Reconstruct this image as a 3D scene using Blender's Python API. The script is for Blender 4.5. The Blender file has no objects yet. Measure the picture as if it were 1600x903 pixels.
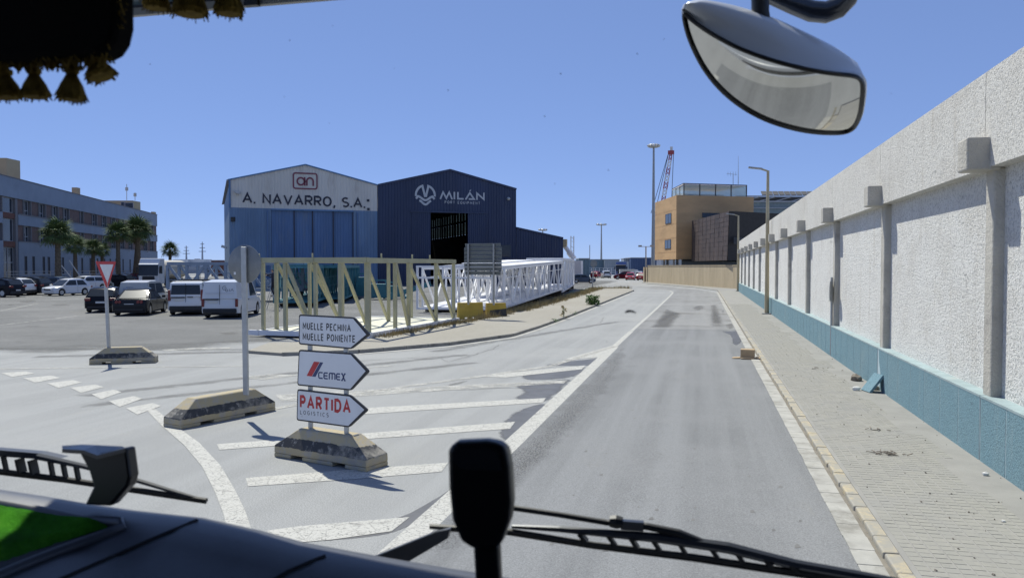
import bpy, bmesh, math, random
from mathutils import Vector, Matrix, Euler
random.seed(11)
sc = bpy.context.scene
col = sc.collection
R = math.radians
V = Vector

# ------------------------------------------------------------------ camera, sky, sun, exposure
EYE = 2.75
YAW, PITCH, FPX = R(13.46), R(1.63), 1245.0
cd = bpy.data.cameras.new('camera')
cd.sensor_width = 36.0
cd.lens = FPX / 1600 * 36.0
cd.clip_start = 0.05
cd.clip_end = 9000
cd.dof.use_dof = True
cd.dof.focus_distance = 30.0
cd.dof.aperture_fstop = 8.0
cam = bpy.data.objects.new('camera', cd)
cam.location = (0, 0, EYE)
cam.rotation_euler = (R(90) - PITCH, 0, YAW)
col.objects.link(cam)
sc.camera = cam

SUN = V((-1.28, 1.36, 2.78)).normalized()
world = bpy.data.worlds.new('World')
sc.world = world
world.use_nodes = True
wn = world.node_tree.nodes
sky = wn.new('ShaderNodeTexSky')
sky.sky_type = 'NISHITA'
sky.sun_disc = False
sky.sun_elevation = math.asin(SUN.z)
sky.sun_rotation = math.atan2(SUN.x, SUN.y)
sky.altitude = 2000
sky.air_density = 0.7
sky.dust_density = 0.0
sky.ozone_density = 10.0
bg = wn['Background']
bg.inputs['Strength'].default_value = 0.105
gam = wn.new('ShaderNodeGamma'); gam.inputs['Gamma'].default_value = 0.43      # the clear sky of this day: a soft, even blue
tint = wn.new('ShaderNodeMix'); tint.data_type = 'RGBA'; tint.blend_type = 'MULTIPLY'; tint.inputs[0].default_value = 1.0
tint.inputs[7].default_value = (1.60, 1.83, 2.60, 1)
world.node_tree.links.new(sky.outputs['Color'], gam.inputs['Color'])
world.node_tree.links.new(gam.outputs['Color'], tint.inputs[6])
world.node_tree.links.new(tint.outputs[2], bg.inputs['Color'])
sd = bpy.data.lights.new('sun', 'SUN')
sd.energy = 4.1
sd.angle = R(0.53)
sd.color = (1.0, 0.972, 0.865)
so = bpy.data.objects.new('sun', sd)
so.rotation_euler = SUN.to_track_quat('Z', 'Y').to_euler()
col.objects.link(so)
sc.view_settings.view_transform = 'Standard'
sc.view_settings.look = 'None'
sc.view_settings.exposure = 0.4
sc.view_settings.gamma = 1.0
sc.render.engine = 'CYCLES'
sc.cycles.max_bounces = 6
sc.cycles.transparent_max_bounces = 16
sc.cycles.use_denoising = True
sc.cycles.caustics_reflective = False
sc.cycles.caustics_refractive = False

# ------------------------------------------------------------------ survey helpers: from a sighting to a place on the ground
def ray(px, py):
    x = (px - 800) / FPX
    y = (451.5 - py) / FPX
    fy = math.cos(PITCH) + y * math.sin(PITCH)
    uz = y * math.cos(PITCH) - math.sin(PITCH)
    return V((x * math.cos(YAW) - fy * math.sin(YAW), x * math.sin(YAW) + fy * math.cos(YAW), uz))
def G(px, py, z=0.0):
    r = ray(px, py)
    t = (z - EYE) / r.z
    return V((r.x * t, r.y * t, z))
def atD(px, py, d):
    r = ray(px, py)
    return V((r.x * d, r.y * d, EYE + r.z * d))
def onX(px, py, X):
    r = ray(px, py); t = X / r.x
    return V((X, r.y * t, EYE + r.z * t))
def onY(px, py, Y):
    r = ray(px, py); t = Y / r.y
    return V((r.x * t, Y, EYE + r.z * t))
def on_plane(px, py, p, n):
    r = ray(px, py); e = V((0, 0, EYE))
    t = (V(p) - e).dot(n) / r.dot(n)
    return e + r * t
class Face:
    """an upright plane through two ground points; s runs along it, z up, off comes out of it"""
    def __init__(s, p0, p1):
        s.o = V((p0[0], p0[1], 0)); d = V((p1[0] - p0[0], p1[1] - p0[1], 0))
        s.len = d.length; s.u = d.normalized(); s.n = V((s.u.y, -s.u.x, 0))
        if s.n.dot(-s.o) < 0: s.n = -s.n
    def hit(s, px, py):
        p = on_plane(px, py, s.o, s.n)
        return (p - s.o).dot(s.u), p.z
    def pt(s, a, z, off=0.0):
        return s.o + s.u * a + s.n * off + V((0, 0, z))

# ------------------------------------------------------------------ materials
MATS = {}
def _nt(name):
    m = bpy.data.materials.new(name); m.use_nodes = True
    nt = m.node_tree
    return m, nt, nt.nodes['Principled BSDF'], nt.nodes.new, nt.links.new
def _c(c): return (c[0], c[1], c[2], 1.0)
def _mix(nt, fac, a, b):
    n = nt.nodes.new('ShaderNodeMix'); n.data_type = 'RGBA'
    for sock, val in ((n.inputs[0], fac), (n.inputs[6], a), (n.inputs[7], b)):
        if hasattr(val, 'default_value') or hasattr(val, 'is_output'): nt.links.new(val, sock)
        else: sock.default_value = val if not isinstance(val, (tuple, list)) else _c(val)
    return n.outputs[2]
def _noise(nt, vec, scale, detail=5, rough=.6):
    n = nt.nodes.new('ShaderNodeTexNoise'); n.inputs['Scale'].default_value = scale
    n.inputs['Detail'].default_value = detail; n.inputs['Roughness'].default_value = rough
    nt.links.new(vec, n.inputs['Vector'])
    return n.outputs['Fac']
def _ramp(nt, fac, lo, hi):
    n = nt.nodes.new('ShaderNodeMapRange'); n.inputs[1].default_value = lo; n.inputs[2].default_value = hi
    n.interpolation_type = 'SMOOTHSTEP'
    nt.links.new(fac, n.inputs[0])
    return n.outputs[0]
def _coord(nt, world=False, scale=None):
    if world:
        v = nt.nodes.new('ShaderNodeNewGeometry').outputs['Position']
    else:
        v = nt.nodes.new('ShaderNodeTexCoord').outputs['Object']
    if scale:
        mp = nt.nodes.new('ShaderNodeMapping'); mp.inputs['Scale'].default_value = scale
        nt.links.new(v, mp.inputs['Vector']); v = mp.outputs[0]
    return v
def M(name, c, rough=.6, metal=0., var=.12, vs=2.5, bump=0., bs=40., dirt=None, ds=1.5, dlo=.52, dhi=.68, spec=.5, world=False, coat=0., scale=None, bd=.02):
    if name in MATS: return MATS[name]
    m, nt, b, new, ln = _nt(name)
    v = _coord(nt, world, scale)
    f = _noise(nt, v, vs)
    c0 = tuple(x * (1 - var) for x in c); c1 = tuple(min(1, x * (1 + var)) for x in c)
    out = _mix(nt, _ramp(nt, f, .3, .7), c0, c1)
    if dirt:
        g = _ramp(nt, _noise(nt, v, ds, 8, .7), dlo, dhi)
        out = _mix(nt, g, out, dirt)
    ln(out, b.inputs['Base Color'])
    b.inputs['Roughness'].default_value = rough
    b.inputs['Metallic'].default_value = metal
    b.inputs['Specular IOR Level'].default_value = spec
    if coat: b.inputs['Coat Weight'].default_value = coat; b.inputs['Coat Roughness'].default_value = .05
    if bump:
        bn = new('ShaderNodeBump'); bn.inputs['Strength'].default_value = bump; bn.inputs['Distance'].default_value = bd
        ln(_noise(nt, v, bs, 6, .65), bn.inputs['Height']); ln(bn.outputs[0], b.inputs['Normal'])
    MATS[name] = m
    return m
def asphalt(name, c, tint, patch, streak=.5, plo=.55, phi=.75, ps=.35, grain=.35):
    m, nt, b, new, ln = _nt(name)
    p = _coord(nt, True)
    st = _noise(nt, _coord(nt, True, (1.1, .025, 1)), 1.3, 4, .6)
    out = _mix(nt, _ramp(nt, st, .34, .66), tuple(x * (1 - .2 * streak) for x in c), tuple(x * (1 + .22 * streak) for x in c))
    out = _mix(nt, _ramp(nt, _noise(nt, p, .16, 6, .65), .4, .7), out, tint)
    out = _mix(nt, _ramp(nt, _noise(nt, p, ps, 9, .72), plo, phi), out, patch)
    gr = _ramp(nt, _noise(nt, p, 60, 4, .75), .28, .72)
    sp = _ramp(nt, _noise(nt, p, 130, 2, .5), .62, .72)
    out = _mix(nt, sp, out, tuple(min(1, x * 1.45) for x in c))
    out = _mix(nt, _ramp(nt, _noise(nt, p, 105, 2, .5), .66, .74), out, tuple(x * .5 for x in c))
    out = _mix(nt, _ramp(nt, _noise(nt, _coord(nt, True, (1, .3, 1)), 1.1, 10, .8), .56, .72), out, tuple(x * k for x, k in zip(c, (1.16, 1.13, 1.07))))
    hi = new('ShaderNodeMix'); hi.data_type = 'RGBA'; hi.blend_type = 'OVERLAY'; hi.inputs[0].default_value = grain
    ln(out, hi.inputs[6]); ln(gr, hi.inputs[7])
    ln(hi.outputs[2], b.inputs['Base Color'])
    b.inputs['Roughness'].default_value = .85
    b.inputs['Specular IOR Level'].default_value = .3
    bn = new('ShaderNodeBump'); bn.inputs['Strength'].default_value = .5; bn.inputs['Distance'].default_value = .008
    ln(_noise(nt, p, 70, 3, .6), bn.inputs['Height']); ln(bn.outputs[0], b.inputs['Normal'])
    MATS[name] = m
    return m
def paint_mat(name, c, under, lo=.5, hi=.62, s=3.5, clear=False):
    m, nt, b, new, ln = _nt(name)
    p = _coord(nt, True)
    w = _ramp(nt, _noise(nt, p, s, 10, .78), lo, hi)
    w2 = _ramp(nt, _noise(nt, p, 30, 6, .8), .54, .62)
    vo = new('ShaderNodeTexVoronoi'); vo.feature = 'DISTANCE_TO_EDGE'; vo.inputs['Scale'].default_value = 5; ln(p, vo.inputs['Vector'])
    ck = _ramp(nt, vo.outputs['Distance'], .035, .012)
    if clear:                                                   # worn through: the road itself shows
        mx = new('ShaderNodeMath'); mx.operation = 'MAXIMUM'; ln(w, mx.inputs[0]); ln(w2, mx.inputs[1])
        m2 = new('ShaderNodeMath'); m2.operation = 'MULTIPLY_ADD'; m2.inputs[1].default_value = .3; ln(ck, m2.inputs[0]); ln(mx.outputs[0], m2.inputs[2])
        m3 = new('ShaderNodeMath'); m3.operation = 'MULTIPLY'; m3.inputs[1].default_value = .85; m3.use_clamp = True; ln(m2.outputs[0], m3.inputs[0])
        t = new('ShaderNodeBsdfTransparent'); x = new('ShaderNodeMixShader')
        ln(m3.outputs[0], x.inputs[0]); ln(b.outputs[0], x.inputs[1]); ln(t.outputs[0], x.inputs[2]); ln(x.outputs[0], nt.nodes['Material Output'].inputs['Surface'])
        b.inputs['Base Color'].default_value = _c(c)
    else:
        out = _mix(nt, w, c, under)
        ln(_mix(nt, w2, out, under), b.inputs['Base Color'])
    b.inputs['Roughness'].default_value = .8
    MATS[name] = m
    return m
def stain_mat(name, c, rough, edge=.5, scale=1.6, speck=False, amount=.9):
    """a stain that thins out towards its outline (mesh attribute 'cover')"""
    m, nt, b, new, ln = _nt(name)
    p = _coord(nt, True)
    at = new('ShaderNodeAttribute'); at.attribute_name = 'cover'
    n = _noise(nt, p, scale, 9, .7)
    a = new('ShaderNodeMath'); a.operation = 'MULTIPLY_ADD'; a.inputs[1].default_value = edge; ln(n, a.inputs[0]); ln(at.outputs['Fac'], a.inputs[2])
    f = _ramp(nt, a.outputs[0], edge * .5 + .22, edge * .5 + .62)
    if speck:
        g = new('ShaderNodeMath'); g.operation = 'MULTIPLY'; ln(f, g.inputs[0]); ln(_ramp(nt, _noise(nt, p, 34, 5, .8), .47, .56), g.inputs[1]); f = g.outputs[0]
    d = new('ShaderNodeMath'); d.operation = 'MULTIPLY'; d.inputs[1].default_value = amount; ln(f, d.inputs[0])
    t = new('ShaderNodeBsdfTransparent'); x = new('ShaderNodeMixShader')
    ln(d.outputs[0], x.inputs[0]); ln(t.outputs[0], x.inputs[1]); ln(b.outputs[0], x.inputs[2]); ln(x.outputs[0], nt.nodes['Material Output'].inputs['Surface'])
    ln(_mix(nt, _ramp(nt, _noise(nt, p, 2.2, 6, .6), .35, .65), tuple(q * .85 for q in c), tuple(q * 1.15 for q in c)), b.inputs['Base Color'])
    b.inputs['Roughness'].default_value = rough; b.inputs['Specular IOR Level'].default_value = .45
    MATS[name] = m
    return m
def roughcast(name, c, dark, s=26, strength=1.0, dist=.05):
    m, nt, b, new, ln = _nt(name)
    v = _coord(nt, True)
    f = _noise(nt, v, s, 5, .62)
    f2 = _noise(nt, v, s * 2.7, 3, .6)
    h = new('ShaderNodeMath'); h.operation = 'MULTIPLY_ADD'; h.inputs[1].default_value = .45; ln(f2, h.inputs[0]); ln(f, h.inputs[2])
    base = _mix(nt, _ramp(nt, _noise(nt, v, .7, 9, .72), .45, .75), c, tuple(x * .5 + y * .5 for x, y in zip(c, dark)))
    streak = _ramp(nt, _noise(nt, _coord(nt, True, (1, 2.2, .16)), 1.6, 6, .7), .56, .76)
    base = _mix(nt, streak, base, dark)
    pit_shade = _mix(nt, _ramp(nt, h.outputs[0], .58, .74), tuple(x * .66 for x in c), base)  # shade of the hollows painted into the colour, on top of the bump
    ln(pit_shade, b.inputs['Base Color']); b.inputs['Roughness'].default_value = .95
    b.inputs['Specular IOR Level'].default_value = .15
    bn = new('ShaderNodeBump'); bn.inputs['Strength'].default_value = strength; bn.inputs['Distance'].default_value = dist
    ln(h.outputs[0], bn.inputs['Height']); ln(bn.outputs[0], b.inputs['Normal'])
    MATS[name] = m
    return m
def glass(name, tint=(.75, .85, .85), alpha=.45):
    m, nt, b, new, ln = _nt(name)
    g = new('ShaderNodeBsdfGlossy'); g.inputs['Roughness'].default_value = .03
    t = new('ShaderNodeBsdfTransparent'); t.inputs['Color'].default_value = _c(tint)
    x = new('ShaderNodeMixShader'); fr = new('ShaderNodeFresnel'); fr.inputs[0].default_value = 1.5
    ad = new('ShaderNodeMath'); ad.operation = 'ADD'; ad.inputs[1].default_value = 1 - alpha - .45
    ln(fr.outputs[0], ad.inputs[0]); ln(ad.outputs[0], x.inputs[0])
    ln(t.outputs[0], x.inputs[1]); ln(g.outputs[0], x.inputs[2])
    ln(x.outputs[0], nt.nodes['Material Output'].inputs['Surface'])
    MATS[name] = m
    return m

# ------------------------------------------------------------------ mesh builder
def wloc(o):
    p = V((0, 0, 0))
    while o is not None:
        p += o.location; o = o.parent
    return p
class MB:
    def __init__(s): s.v = []; s.f = []
    def add(s, vs, fs):
        k = len(s.v); s.v += [tuple(p) for p in vs]; s.f += [tuple(i + k for i in f) for f in fs]
        return s
    def box(s, c, d, rot=None):
        x, y, z = d[0] / 2, d[1] / 2, d[2] / 2
        p = [V(q) for q in ((-x, -y, -z), (x, -y, -z), (x, y, -z), (-x, y, -z), (-x, -y, z), (x, -y, z), (x, y, z), (-x, y, z))]
        if rot is not None:
            m = Euler(rot).to_matrix() if not isinstance(rot, Matrix) else rot
            p = [m @ q for q in p]
        return s.add([q + V(c) for q in p], [(3, 2, 1, 0), (4, 5, 6, 7), (0, 1, 5, 4), (1, 2, 6, 5), (2, 3, 7, 6), (3, 0, 4, 7)])
    def span(s, a, b):
        a, b = V(a), V(b)
        return s.box((a + b) / 2, (abs(b.x - a.x), abs(b.y - a.y), abs(b.z - a.z)))
    def bar(s, a, b, w, h=None, up=(0, 0, 1)):
        a, b = V(a), V(b); h = h or w
        d = (b - a).normalized(); up = V(up)
        if abs(d.dot(up)) > .99: up = V((0, 1, 0)) if abs(d.y) < .9 else V((1, 0, 0))
        r = d.cross(up).normalized() * (w / 2); t = r.cross(d).normalized() * (h / 2)
        p = [a - r - t, a + r - t, a + r + t, a - r + t, b - r - t, b + r - t, b + r + t, b - r + t]
        return s.add(p, [(3, 2, 1, 0), (4, 5, 6, 7), (0, 1, 5, 4), (1, 2, 6, 5), (2, 3, 7, 6), (3, 0, 4, 7)])
    def tube(s, pts, r, n=10, cap=True):
        pts = [V(p) for p in pts]; k = len(pts)
        rs = r if isinstance(r, (list, tuple)) else [r] * k
        base = len(s.v); prev = None
        for i, p in enumerate(pts):
            d = (pts[min(i + 1, k - 1)] - pts[max(i - 1, 0)]).normalized()
            a = prev if prev is not None else (V((0, 0, 1)) if abs(d.z) < .9 else V((1, 0, 0)))
            x = (a - d * a.dot(d)).normalized(); y = d.cross(x); prev = x
            for j in range(n):
                t = 2 * math.pi * j / n
                s.v.append(tuple(p + x * (rs[i] * math.cos(t)) + y * (rs[i] * math.sin(t))))
        for i in range(k - 1):
            for j in range(n):
                q = base + i * n; jn = (j + 1) % n
                s.f.append((q + j, q + jn, q + n + jn, q + n + j))
        if cap:
            s.f.append(tuple(base + j for j in range(n))[::-1]); s.f.append(tuple(base + (k - 1) * n + j for j in range(n)))
        return s
    def lathe(s, prof, n=20, c=(0, 0, 0), axis='z'):
        base = len(s.v); c = V(c)
        for r, h in prof:
            for j in range(n):
                t = 2 * math.pi * j / n; a, b = r * math.cos(t), r * math.sin(t)
                q = V((a, b, h)) if axis == 'z' else (V((a, h, b)) if axis == 'y' else V((h, a, b)))
                s.v.append(tuple(c + q))
        for i in range(len(prof) - 1):
            for j in range(n):
                q = base + i * n; jn = (j + 1) % n
                s.f.append((q + j, q + jn, q + n + jn, q + n + j))
        s.f.append(tuple(base + j for j in range(n))[::-1]); s.f.append(tuple(base + (len(prof) - 1) * n + j for j in range(n)))
        return s
    def prism(s, pts, vec):
        """a flat outline pushed along vec"""
        pts = [V(p) for p in pts]; vec = V(vec); n = len(pts)
        return s.add(pts + [p + vec for p in pts], [tuple(range(n))[::-1], tuple(range(n, 2 * n))] + [(i, (i + 1) % n, (i + 1) % n + n, i + n) for i in range(n)])
    def sheet(s, pts):
        return s.add(pts, [tuple(range(len(pts)))])
    def ribbon(s, pts, w, z):
        pts = [V((p[0], p[1], z)) for p in pts]; L = []; Rr = []
        for i, p in enumerate(pts):
            d = (pts[min(i + 1, len(pts) - 1)] - pts[max(i - 1, 0)]); d.z = 0; d.normalize()
            n = V((-d.y, d.x, 0)); ww = w[i] if isinstance(w, list) else w
            L.append(p + n * ww / 2); Rr.append(p - n * ww / 2)
        k = len(pts)
        return s.add(L + Rr, [(i, i + k, i + k + 1, i + 1) for i in range(k - 1)])
    def build(s, name, mat, parent=None, world=False, smooth=None, bevel=0, loc=None):
        me = bpy.data.meshes.new(name)
        vs = s.v
        if world and parent is not None:
            w = wloc(parent); vs = [(p[0] - w.x, p[1] - w.y, p[2] - w.z) for p in vs]
        me.from_pydata(vs, [], s.f); me.update()
        bm = bmesh.new(); bm.from_mesh(me); bmesh.ops.recalc_face_normals(bm, faces=bm.faces[:]); bm.to_mesh(me); bm.free()
        if smooth is not None:
            for p in me.polygons: p.use_smooth = True
            me.set_sharp_from_angle(angle=R(smooth))
        me.materials.append(mat)
        o = bpy.data.objects.new(name, me); col.objects.link(o)
        if parent is not None: o.parent = parent
        if loc is not None: o.location = loc
        if bevel:
            b = o.modifiers.new('bevel', 'BEVEL'); b.width = bevel; b.segments = 2; b.limit_method = 'ANGLE'
        return o
def tag(o, label=None, cat=None, group=None, kind=None):
    if label: o['label'] = label
    if cat: o['category'] = cat
    if group: o['group'] = group
    if kind: o['kind'] = kind
    return o
def thing(name, label, cat, loc=(0, 0, 0), rz=0., group=None):
    o = bpy.data.objects.new(name, None); col.objects.link(o); o.empty_display_size = .3
    o.location = loc; o.rotation_euler = (0, 0, rz)
    return tag(o, label, cat, group)
def copy_of(o, parent=None, loc=None, rot=None, scale=None):
    c = o.copy(); col.objects.link(c); c.parent = parent
    if loc is not None: c.location = loc
    if rot is not None: c.rotation_euler = rot
    if scale is not None: c.scale = scale
    return c
def kids(o): return [x for x in col.objects if x.parent == o]
def copy_tree(o, parent=None):
    c = o.copy(); col.objects.link(c); c.parent = parent
    for ch in o.children: copy_tree(ch, c)
    return c
def text_mesh(name, body, origin, u, v, mat, parent, bold=0., deep=None, spacing=1.0, shear=0):
    """lettering stretched over the parallelogram origin, u (its width), v (its height)"""
    cu = bpy.data.curves.new(name, 'FONT'); cu.body = body; cu.size = 1; cu.offset = bold; cu.resolution_u = 3
    cu.space_character = spacing; cu.shear = shear
    t = bpy.data.objects.new(name + '_src', cu); col.objects.link(t)
    dg = bpy.context.evaluated_depsgraph_get()
    me = bpy.data.meshes.new_from_object(t.evaluated_get(dg))
    bpy.data.objects.remove(t)
    xs = [q.co.x for q in me.vertices]; ys = [q.co.y for q in me.vertices]
    x0, x1, y0, y1 = min(xs), max(xs), min(ys), max(ys)
    w = wloc(parent); o3, u, v = V(origin) - w, V(u), V(v)
    for q in me.vertices:
        q.co = o3 + u * ((q.co.x - x0) / (x1 - x0)) + v * ((q.co.y - y0) / (y1 - y0))
    me.materials.clear(); me.materials.append(mat); me.name = name
    o = bpy.data.objects.new(name, me); col.objects.link(o); o.parent = parent
    return o
def strokes(mb, paths, width, to3d):
    """flat lettering drawn as strokes: each path a list of 2-D points"""
    for path in paths:
        pts = [V((a, b)) for a, b in path]; L = []; Rr = []; k = len(pts)
        closed = (pts[0] - pts[-1]).length < 1e-6
        for i, p in enumerate(pts):
            if closed:
                d0 = (pts[i] - pts[i - 1 if i > 0 else k - 2]).normalized(); d1 = (pts[(i + 1) if i < k - 1 else 1] - pts[i]).normalized()
            else:
                d0 = (pts[i] - pts[i - 1]).normalized() if i > 0 else (pts[1] - pts[0]).normalized()
                d1 = (pts[i + 1] - pts[i]).normalized() if i < k - 1 else d0
            d = (d0 + d1); d = d.normalized() if d.length > 1e-6 else d1
            m = 1 / max(.45, math.sqrt(max(0, (1 + d0.dot(d1)) / 2)))
            n = V((-d.y, d.x)) * (width / 2 * m)
            L.append(to3d(*(p + n))); Rr.append(to3d(*(p - n)))
        mb.add(L + Rr, [(i, i + k, i + k + 1, i + 1) for i in range(k - 1)])
    return mb
def arc(cx, cy, r, a0, a1, n=12, ry=None):
    ry = r if ry is None else ry
    return [(cx + r * math.cos(R(a0 + (a1 - a0) * i / n)), cy + ry * math.sin(R(a0 + (a1 - a0) * i / n))) for i in range(n + 1)]

GLYPH = {
 'A': (1.0, [[(0, 0), (.5, 1), (1, 0)], [(.2, .34), (.8, .34)]]), 'C': (.92, ['C']), 'D': (.86, [[(0, 0), (0, 1), (.45, 1)] + arc(.45, .5, .55, 90, -90, 10, .5) + [(.45, 0), (0, 0), (0, .1)]]),
 'E': (.68, [[(1, 1), (0, 1), (0, 0), (1, 0)], [(0, .5), (.9, .5)]]), 'G': (.95, ['G']), 'H': (.82, [[(0, 0), (0, 1)], [(1, 0), (1, 1)], [(0, .5), (1, .5)]]), 'I': (.0, [[(0, 0), (0, 1)]]),
 'L': (.62, [[(0, 1), (0, 0), (1, 0)]]), 'M': (1.0, [[(0, 0), (0, 1), (.5, .28), (1, 1), (1, 0)]]), 'N': (.82, [[(0, 0), (0, 1), (1, 0), (1, 1)]]), 'O': (.95, [arc(.5, .5, .5, 0, 360, 24)]),
 'P': (.72, [[(0, 0), (0, 1), (.6, 1)] + arc(.6, .74, .4, 90, -90, 8, .26) + [(.6, .48), (0, .48)]]), 'Q': (.95, [arc(.5, .5, .5, 0, 360, 24), [(.62, .26), (1, -.04)]]),
 'R': (.76, [[(0, 0), (0, 1), (.6, 1)] + arc(.6, .74, .4, 90, -90, 8, .26) + [(.6, .48), (0, .48)], [(.5, .48), (1, 0)]]), 'S': (.74, ['S']),
 'T': (.78, [[(0, 1), (1, 1)], [(.5, 1), (.5, 0)]]), 'U': (.8, [[(0, 1), (0, .42)] + arc(.5, .42, .5, 180, 360, 12, .42) + [(1, 1)]]), 'V': (.95, [[(0, 1), (.5, 0), (1, 1)]]),
 '.': (.0, [[(0, -.1), (0, .1)]]), ',': (.1, [[(1, .1), (.9, -.05), (0, -.24)]]), ' ': (.3, []),
}
GLYPH['C'] = (.92, [arc(.52, .5, .52, 48, 312, 18, .5)]); GLYPH['G'] = (.95, [arc(.52, .5, .52, 48, 340, 20, .5) + [(1, .46), (.6, .46)]])
GLYPH['S'] = (.74, [arc(.5, .75, .48, 40, 180, 8, .25) + arc(.5, .75, .48, 180, 270, 6, .25)[1:] + arc(.5, .25, .5, 90, 0, 6, .25)[1:] + arc(.5, .25, .5, 0, -140, 8, .25)[1:]])
def sign_writing(name, body, origin, u, v, mat, parent, wt=.16, gap=.3, wide=1.0):
    """capitals drawn as even strokes inside the parallelogram origin, u, v; wt is the stroke over the height, one mesh per letter"""
    w0 = wloc(parent); o = V(origin); u = V(u); v = V(v); hgt = v.length
    adv = []; x = 0
    for ch in body:
        w = GLYPH[ch][0] * wide * (1 - wt)
        adv.append(x); x += w + wt + gap
    tot = x - gap; k = (u.length / hgt) / tot
    ud = u.normalized(); vd = v.normalized(); first = None
    for ch, a in zip(body, adv):
        if ch == ' ': continue
        gw, paths = GLYPH[ch]; gw = gw * wide * (1 - wt) * k
        mb = MB()
        strokes(mb, [[(a * k + wt / 2 + px * gw, wt / 2 + py * (1 - wt)) for px, py in path] for path in paths], wt, lambda p, q: o + ud * (p * hgt) + vd * (q * hgt) - w0)
        ob = mb.build(name, mat, parent)
# ------------------------------------------------------------------ palette
OLD = asphalt('old_asphalt', (.280, .283, .277), (.322, .323, .312), (.235, .234, .227), streak=.4, plo=.6, phi=.8, ps=.3)
NEW = asphalt('newer_asphalt', (.192, .196, .198), (.222, .225, .226), (.165, .168, .17), streak=.75, plo=.62, phi=.85, ps=.2, grain=.3)
WORN = asphalt('worn_asphalt', (.23, .23, .225), (.27, .268, .262), (.155, .15, .142), streak=.5, plo=.5, phi=.68, ps=.33)
LOT = asphalt('gravelly_asphalt', (.130, .131, .127), (.185, .183, .176), (.098, .097, .094), streak=.1, plo=.52, phi=.72, ps=.45, grain=.7)
DUST = asphalt('dusty_concrete', (.305, .283, .235), (.335, .315, .27), (.245, .22, .175), streak=.1, plo=.55, phi=.8, ps=.6)
PAVE = M('pavement_concrete', (.278, .27, .248), .9, var=.1, vs=1.2, bump=.3, bs=60, dirt=(.255, .247, .225), ds=.9, dlo=.5, dhi=.75, world=True)
def paver_mat(name, a, b, c):
    m, nt, bs, new, ln = _nt(name)
    p = _coord(nt, True)
    sn = new('ShaderNodeVectorMath'); sn.operation = 'SNAP'; sn.inputs[1].default_value = (.12, .12, 9)
    ln(p, sn.inputs[0])
    wn_ = new('ShaderNodeTexWhiteNoise'); wn_.noise_dimensions = '3D'; ln(sn.outputs[0], wn_.inputs['Vector'])
    out = _mix(nt, wn_.outputs['Value'], a, b)
    out = _mix(nt, _ramp(nt, _noise(nt, p, .9, 7, .7), .45, .7), out, c)
    out = _mix(nt, _ramp(nt, _noise(nt, p, 9, 8, .8), .55, .75), out, tuple(x * .8 for x in c))
    ln(out, bs.inputs['Base Color']); bs.inputs['Roughness'].default_value = .9
    bn = new('ShaderNodeBump'); bn.inputs['Strength'].default_value = .25; bn.inputs['Distance'].default_value = .006
    ln(_noise(nt, p, 90, 3), bn.inputs['Height']); ln(bn.outputs[0], bs.inputs['Normal'])
    MATS[name] = m
    return m
PAVER = paver_mat('pavers', (.275, .268, .238), (.30, .29, .255), (.272, .267, .248))
WHITEP = paint_mat('road_paint', (.47, .46, .42), (.30, .30, .295), .52, .82, clear=True)
WHITEW = paint_mat('worn_road_paint', (.46, .45, .41), (.305, .305, .30), .38, .66, 2.5, clear=True)
GUTTER = M('gutter_concrete', (.39, .38, .345), .9, var=.12, vs=2, bump=.4, bs=50, dirt=(.25, .24, .21), ds=1.6, dlo=.48, dhi=.68, world=True)
KERBY = paint_mat('yellow_kerb_paint', (.46, .385, .245), (.305, .29, .25), .36, .56, 3.0)
KERBG = M('kerb_stone', (.30, .285, .25), .9, var=.15, vs=2, bump=.3, bs=50, dirt=(.2, .185, .16), world=True)
SILT = M('gutter_silt', (.21, .19, .155), .95, var=.2, vs=3, bump=.5, bs=30, world=True)
WET = stain_mat('damp_asphalt', (.105, .105, .107), .5, 1.0, 1.4)
STAIN = stain_mat('tar_stain', (.13, .125, .118), .75, 1.1, 1.3, amount=.38)
STAINL = stain_mat('faint_tyre_stain', (.19, .19, .185), .85, 1.0, 1.2, amount=.5)
SPECKLE = stain_mat('worn_edge', (.10, .099, .096), .85, .9, 1.0, True, .6)
SPECKF = stain_mat('faint_drip_line', (.10, .098, .095), .85, 1.2, .8, True, .16)
TAR = M('tar_joint', (.15, .148, .142), .8, var=.2, vs=2, world=True)
CRACK = M('crack_filler', (.15, .147, .142), .95, var=.25)

# ------------------------------------------------------------------ the ground, the road, its pavements
def flat(name, pts, z, m, kind='structure', parent=None, sub=None):
    mb = MB(); mb.sheet([(p[0], p[1], z) for p in pts])
    me = bpy.data.meshes.new(name)
    o = mb.build(name, m, parent)
    if parent is None: tag(o, kind=kind)
    return o
def px_poly(pts, z=0): return [G(a, b, z) for a, b in pts]
flat('ground', [(-4000, -300), (4000, -300), (4000, 6000), (-4000, 6000)], 0, OLD)
LOT_OUTLINE = [(-130, 16)] + [tuple(p.xy) for p in px_poly([(60, 560), (150, 552), (250, 556), (330, 557), (410, 552), (420, 540), (640, 522), (790, 494), (915, 455)])] + [(-14, 150), (-60, 190), (-130, 190)]
road = flat('road', [(-2.95, 2), (1.42, 2), (1.42, 35.6), (-2.9, 35.2)], .004, NEW)
flat('road_far', [(-2.92, 35.24), (1.42, 35.64), (1.40, 84), (-.5, 96), (-5.5, 110), (-9, 106), (-3.1, 92)], .0042, WORN)

rm = thing('road_markings', None, None)
tag(rm, kind='structure')
ZP = [.0056]
def zpaint():
    ZP[0] += .00012
    return ZP[0]
def paint(name, pts, z=.009, m=None):
    z = zpaint()
    return flat(name, px_poly(pts), z, m or WHITEP, parent=rm)
def ribbon(name, pxs, w, m=None, z=.009):
    z = zpaint()
    mb = MB(); mb.ribbon([G(a, b) for a, b in pxs], w, z); return mb.build(name, m or WHITEP, rm)
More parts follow.
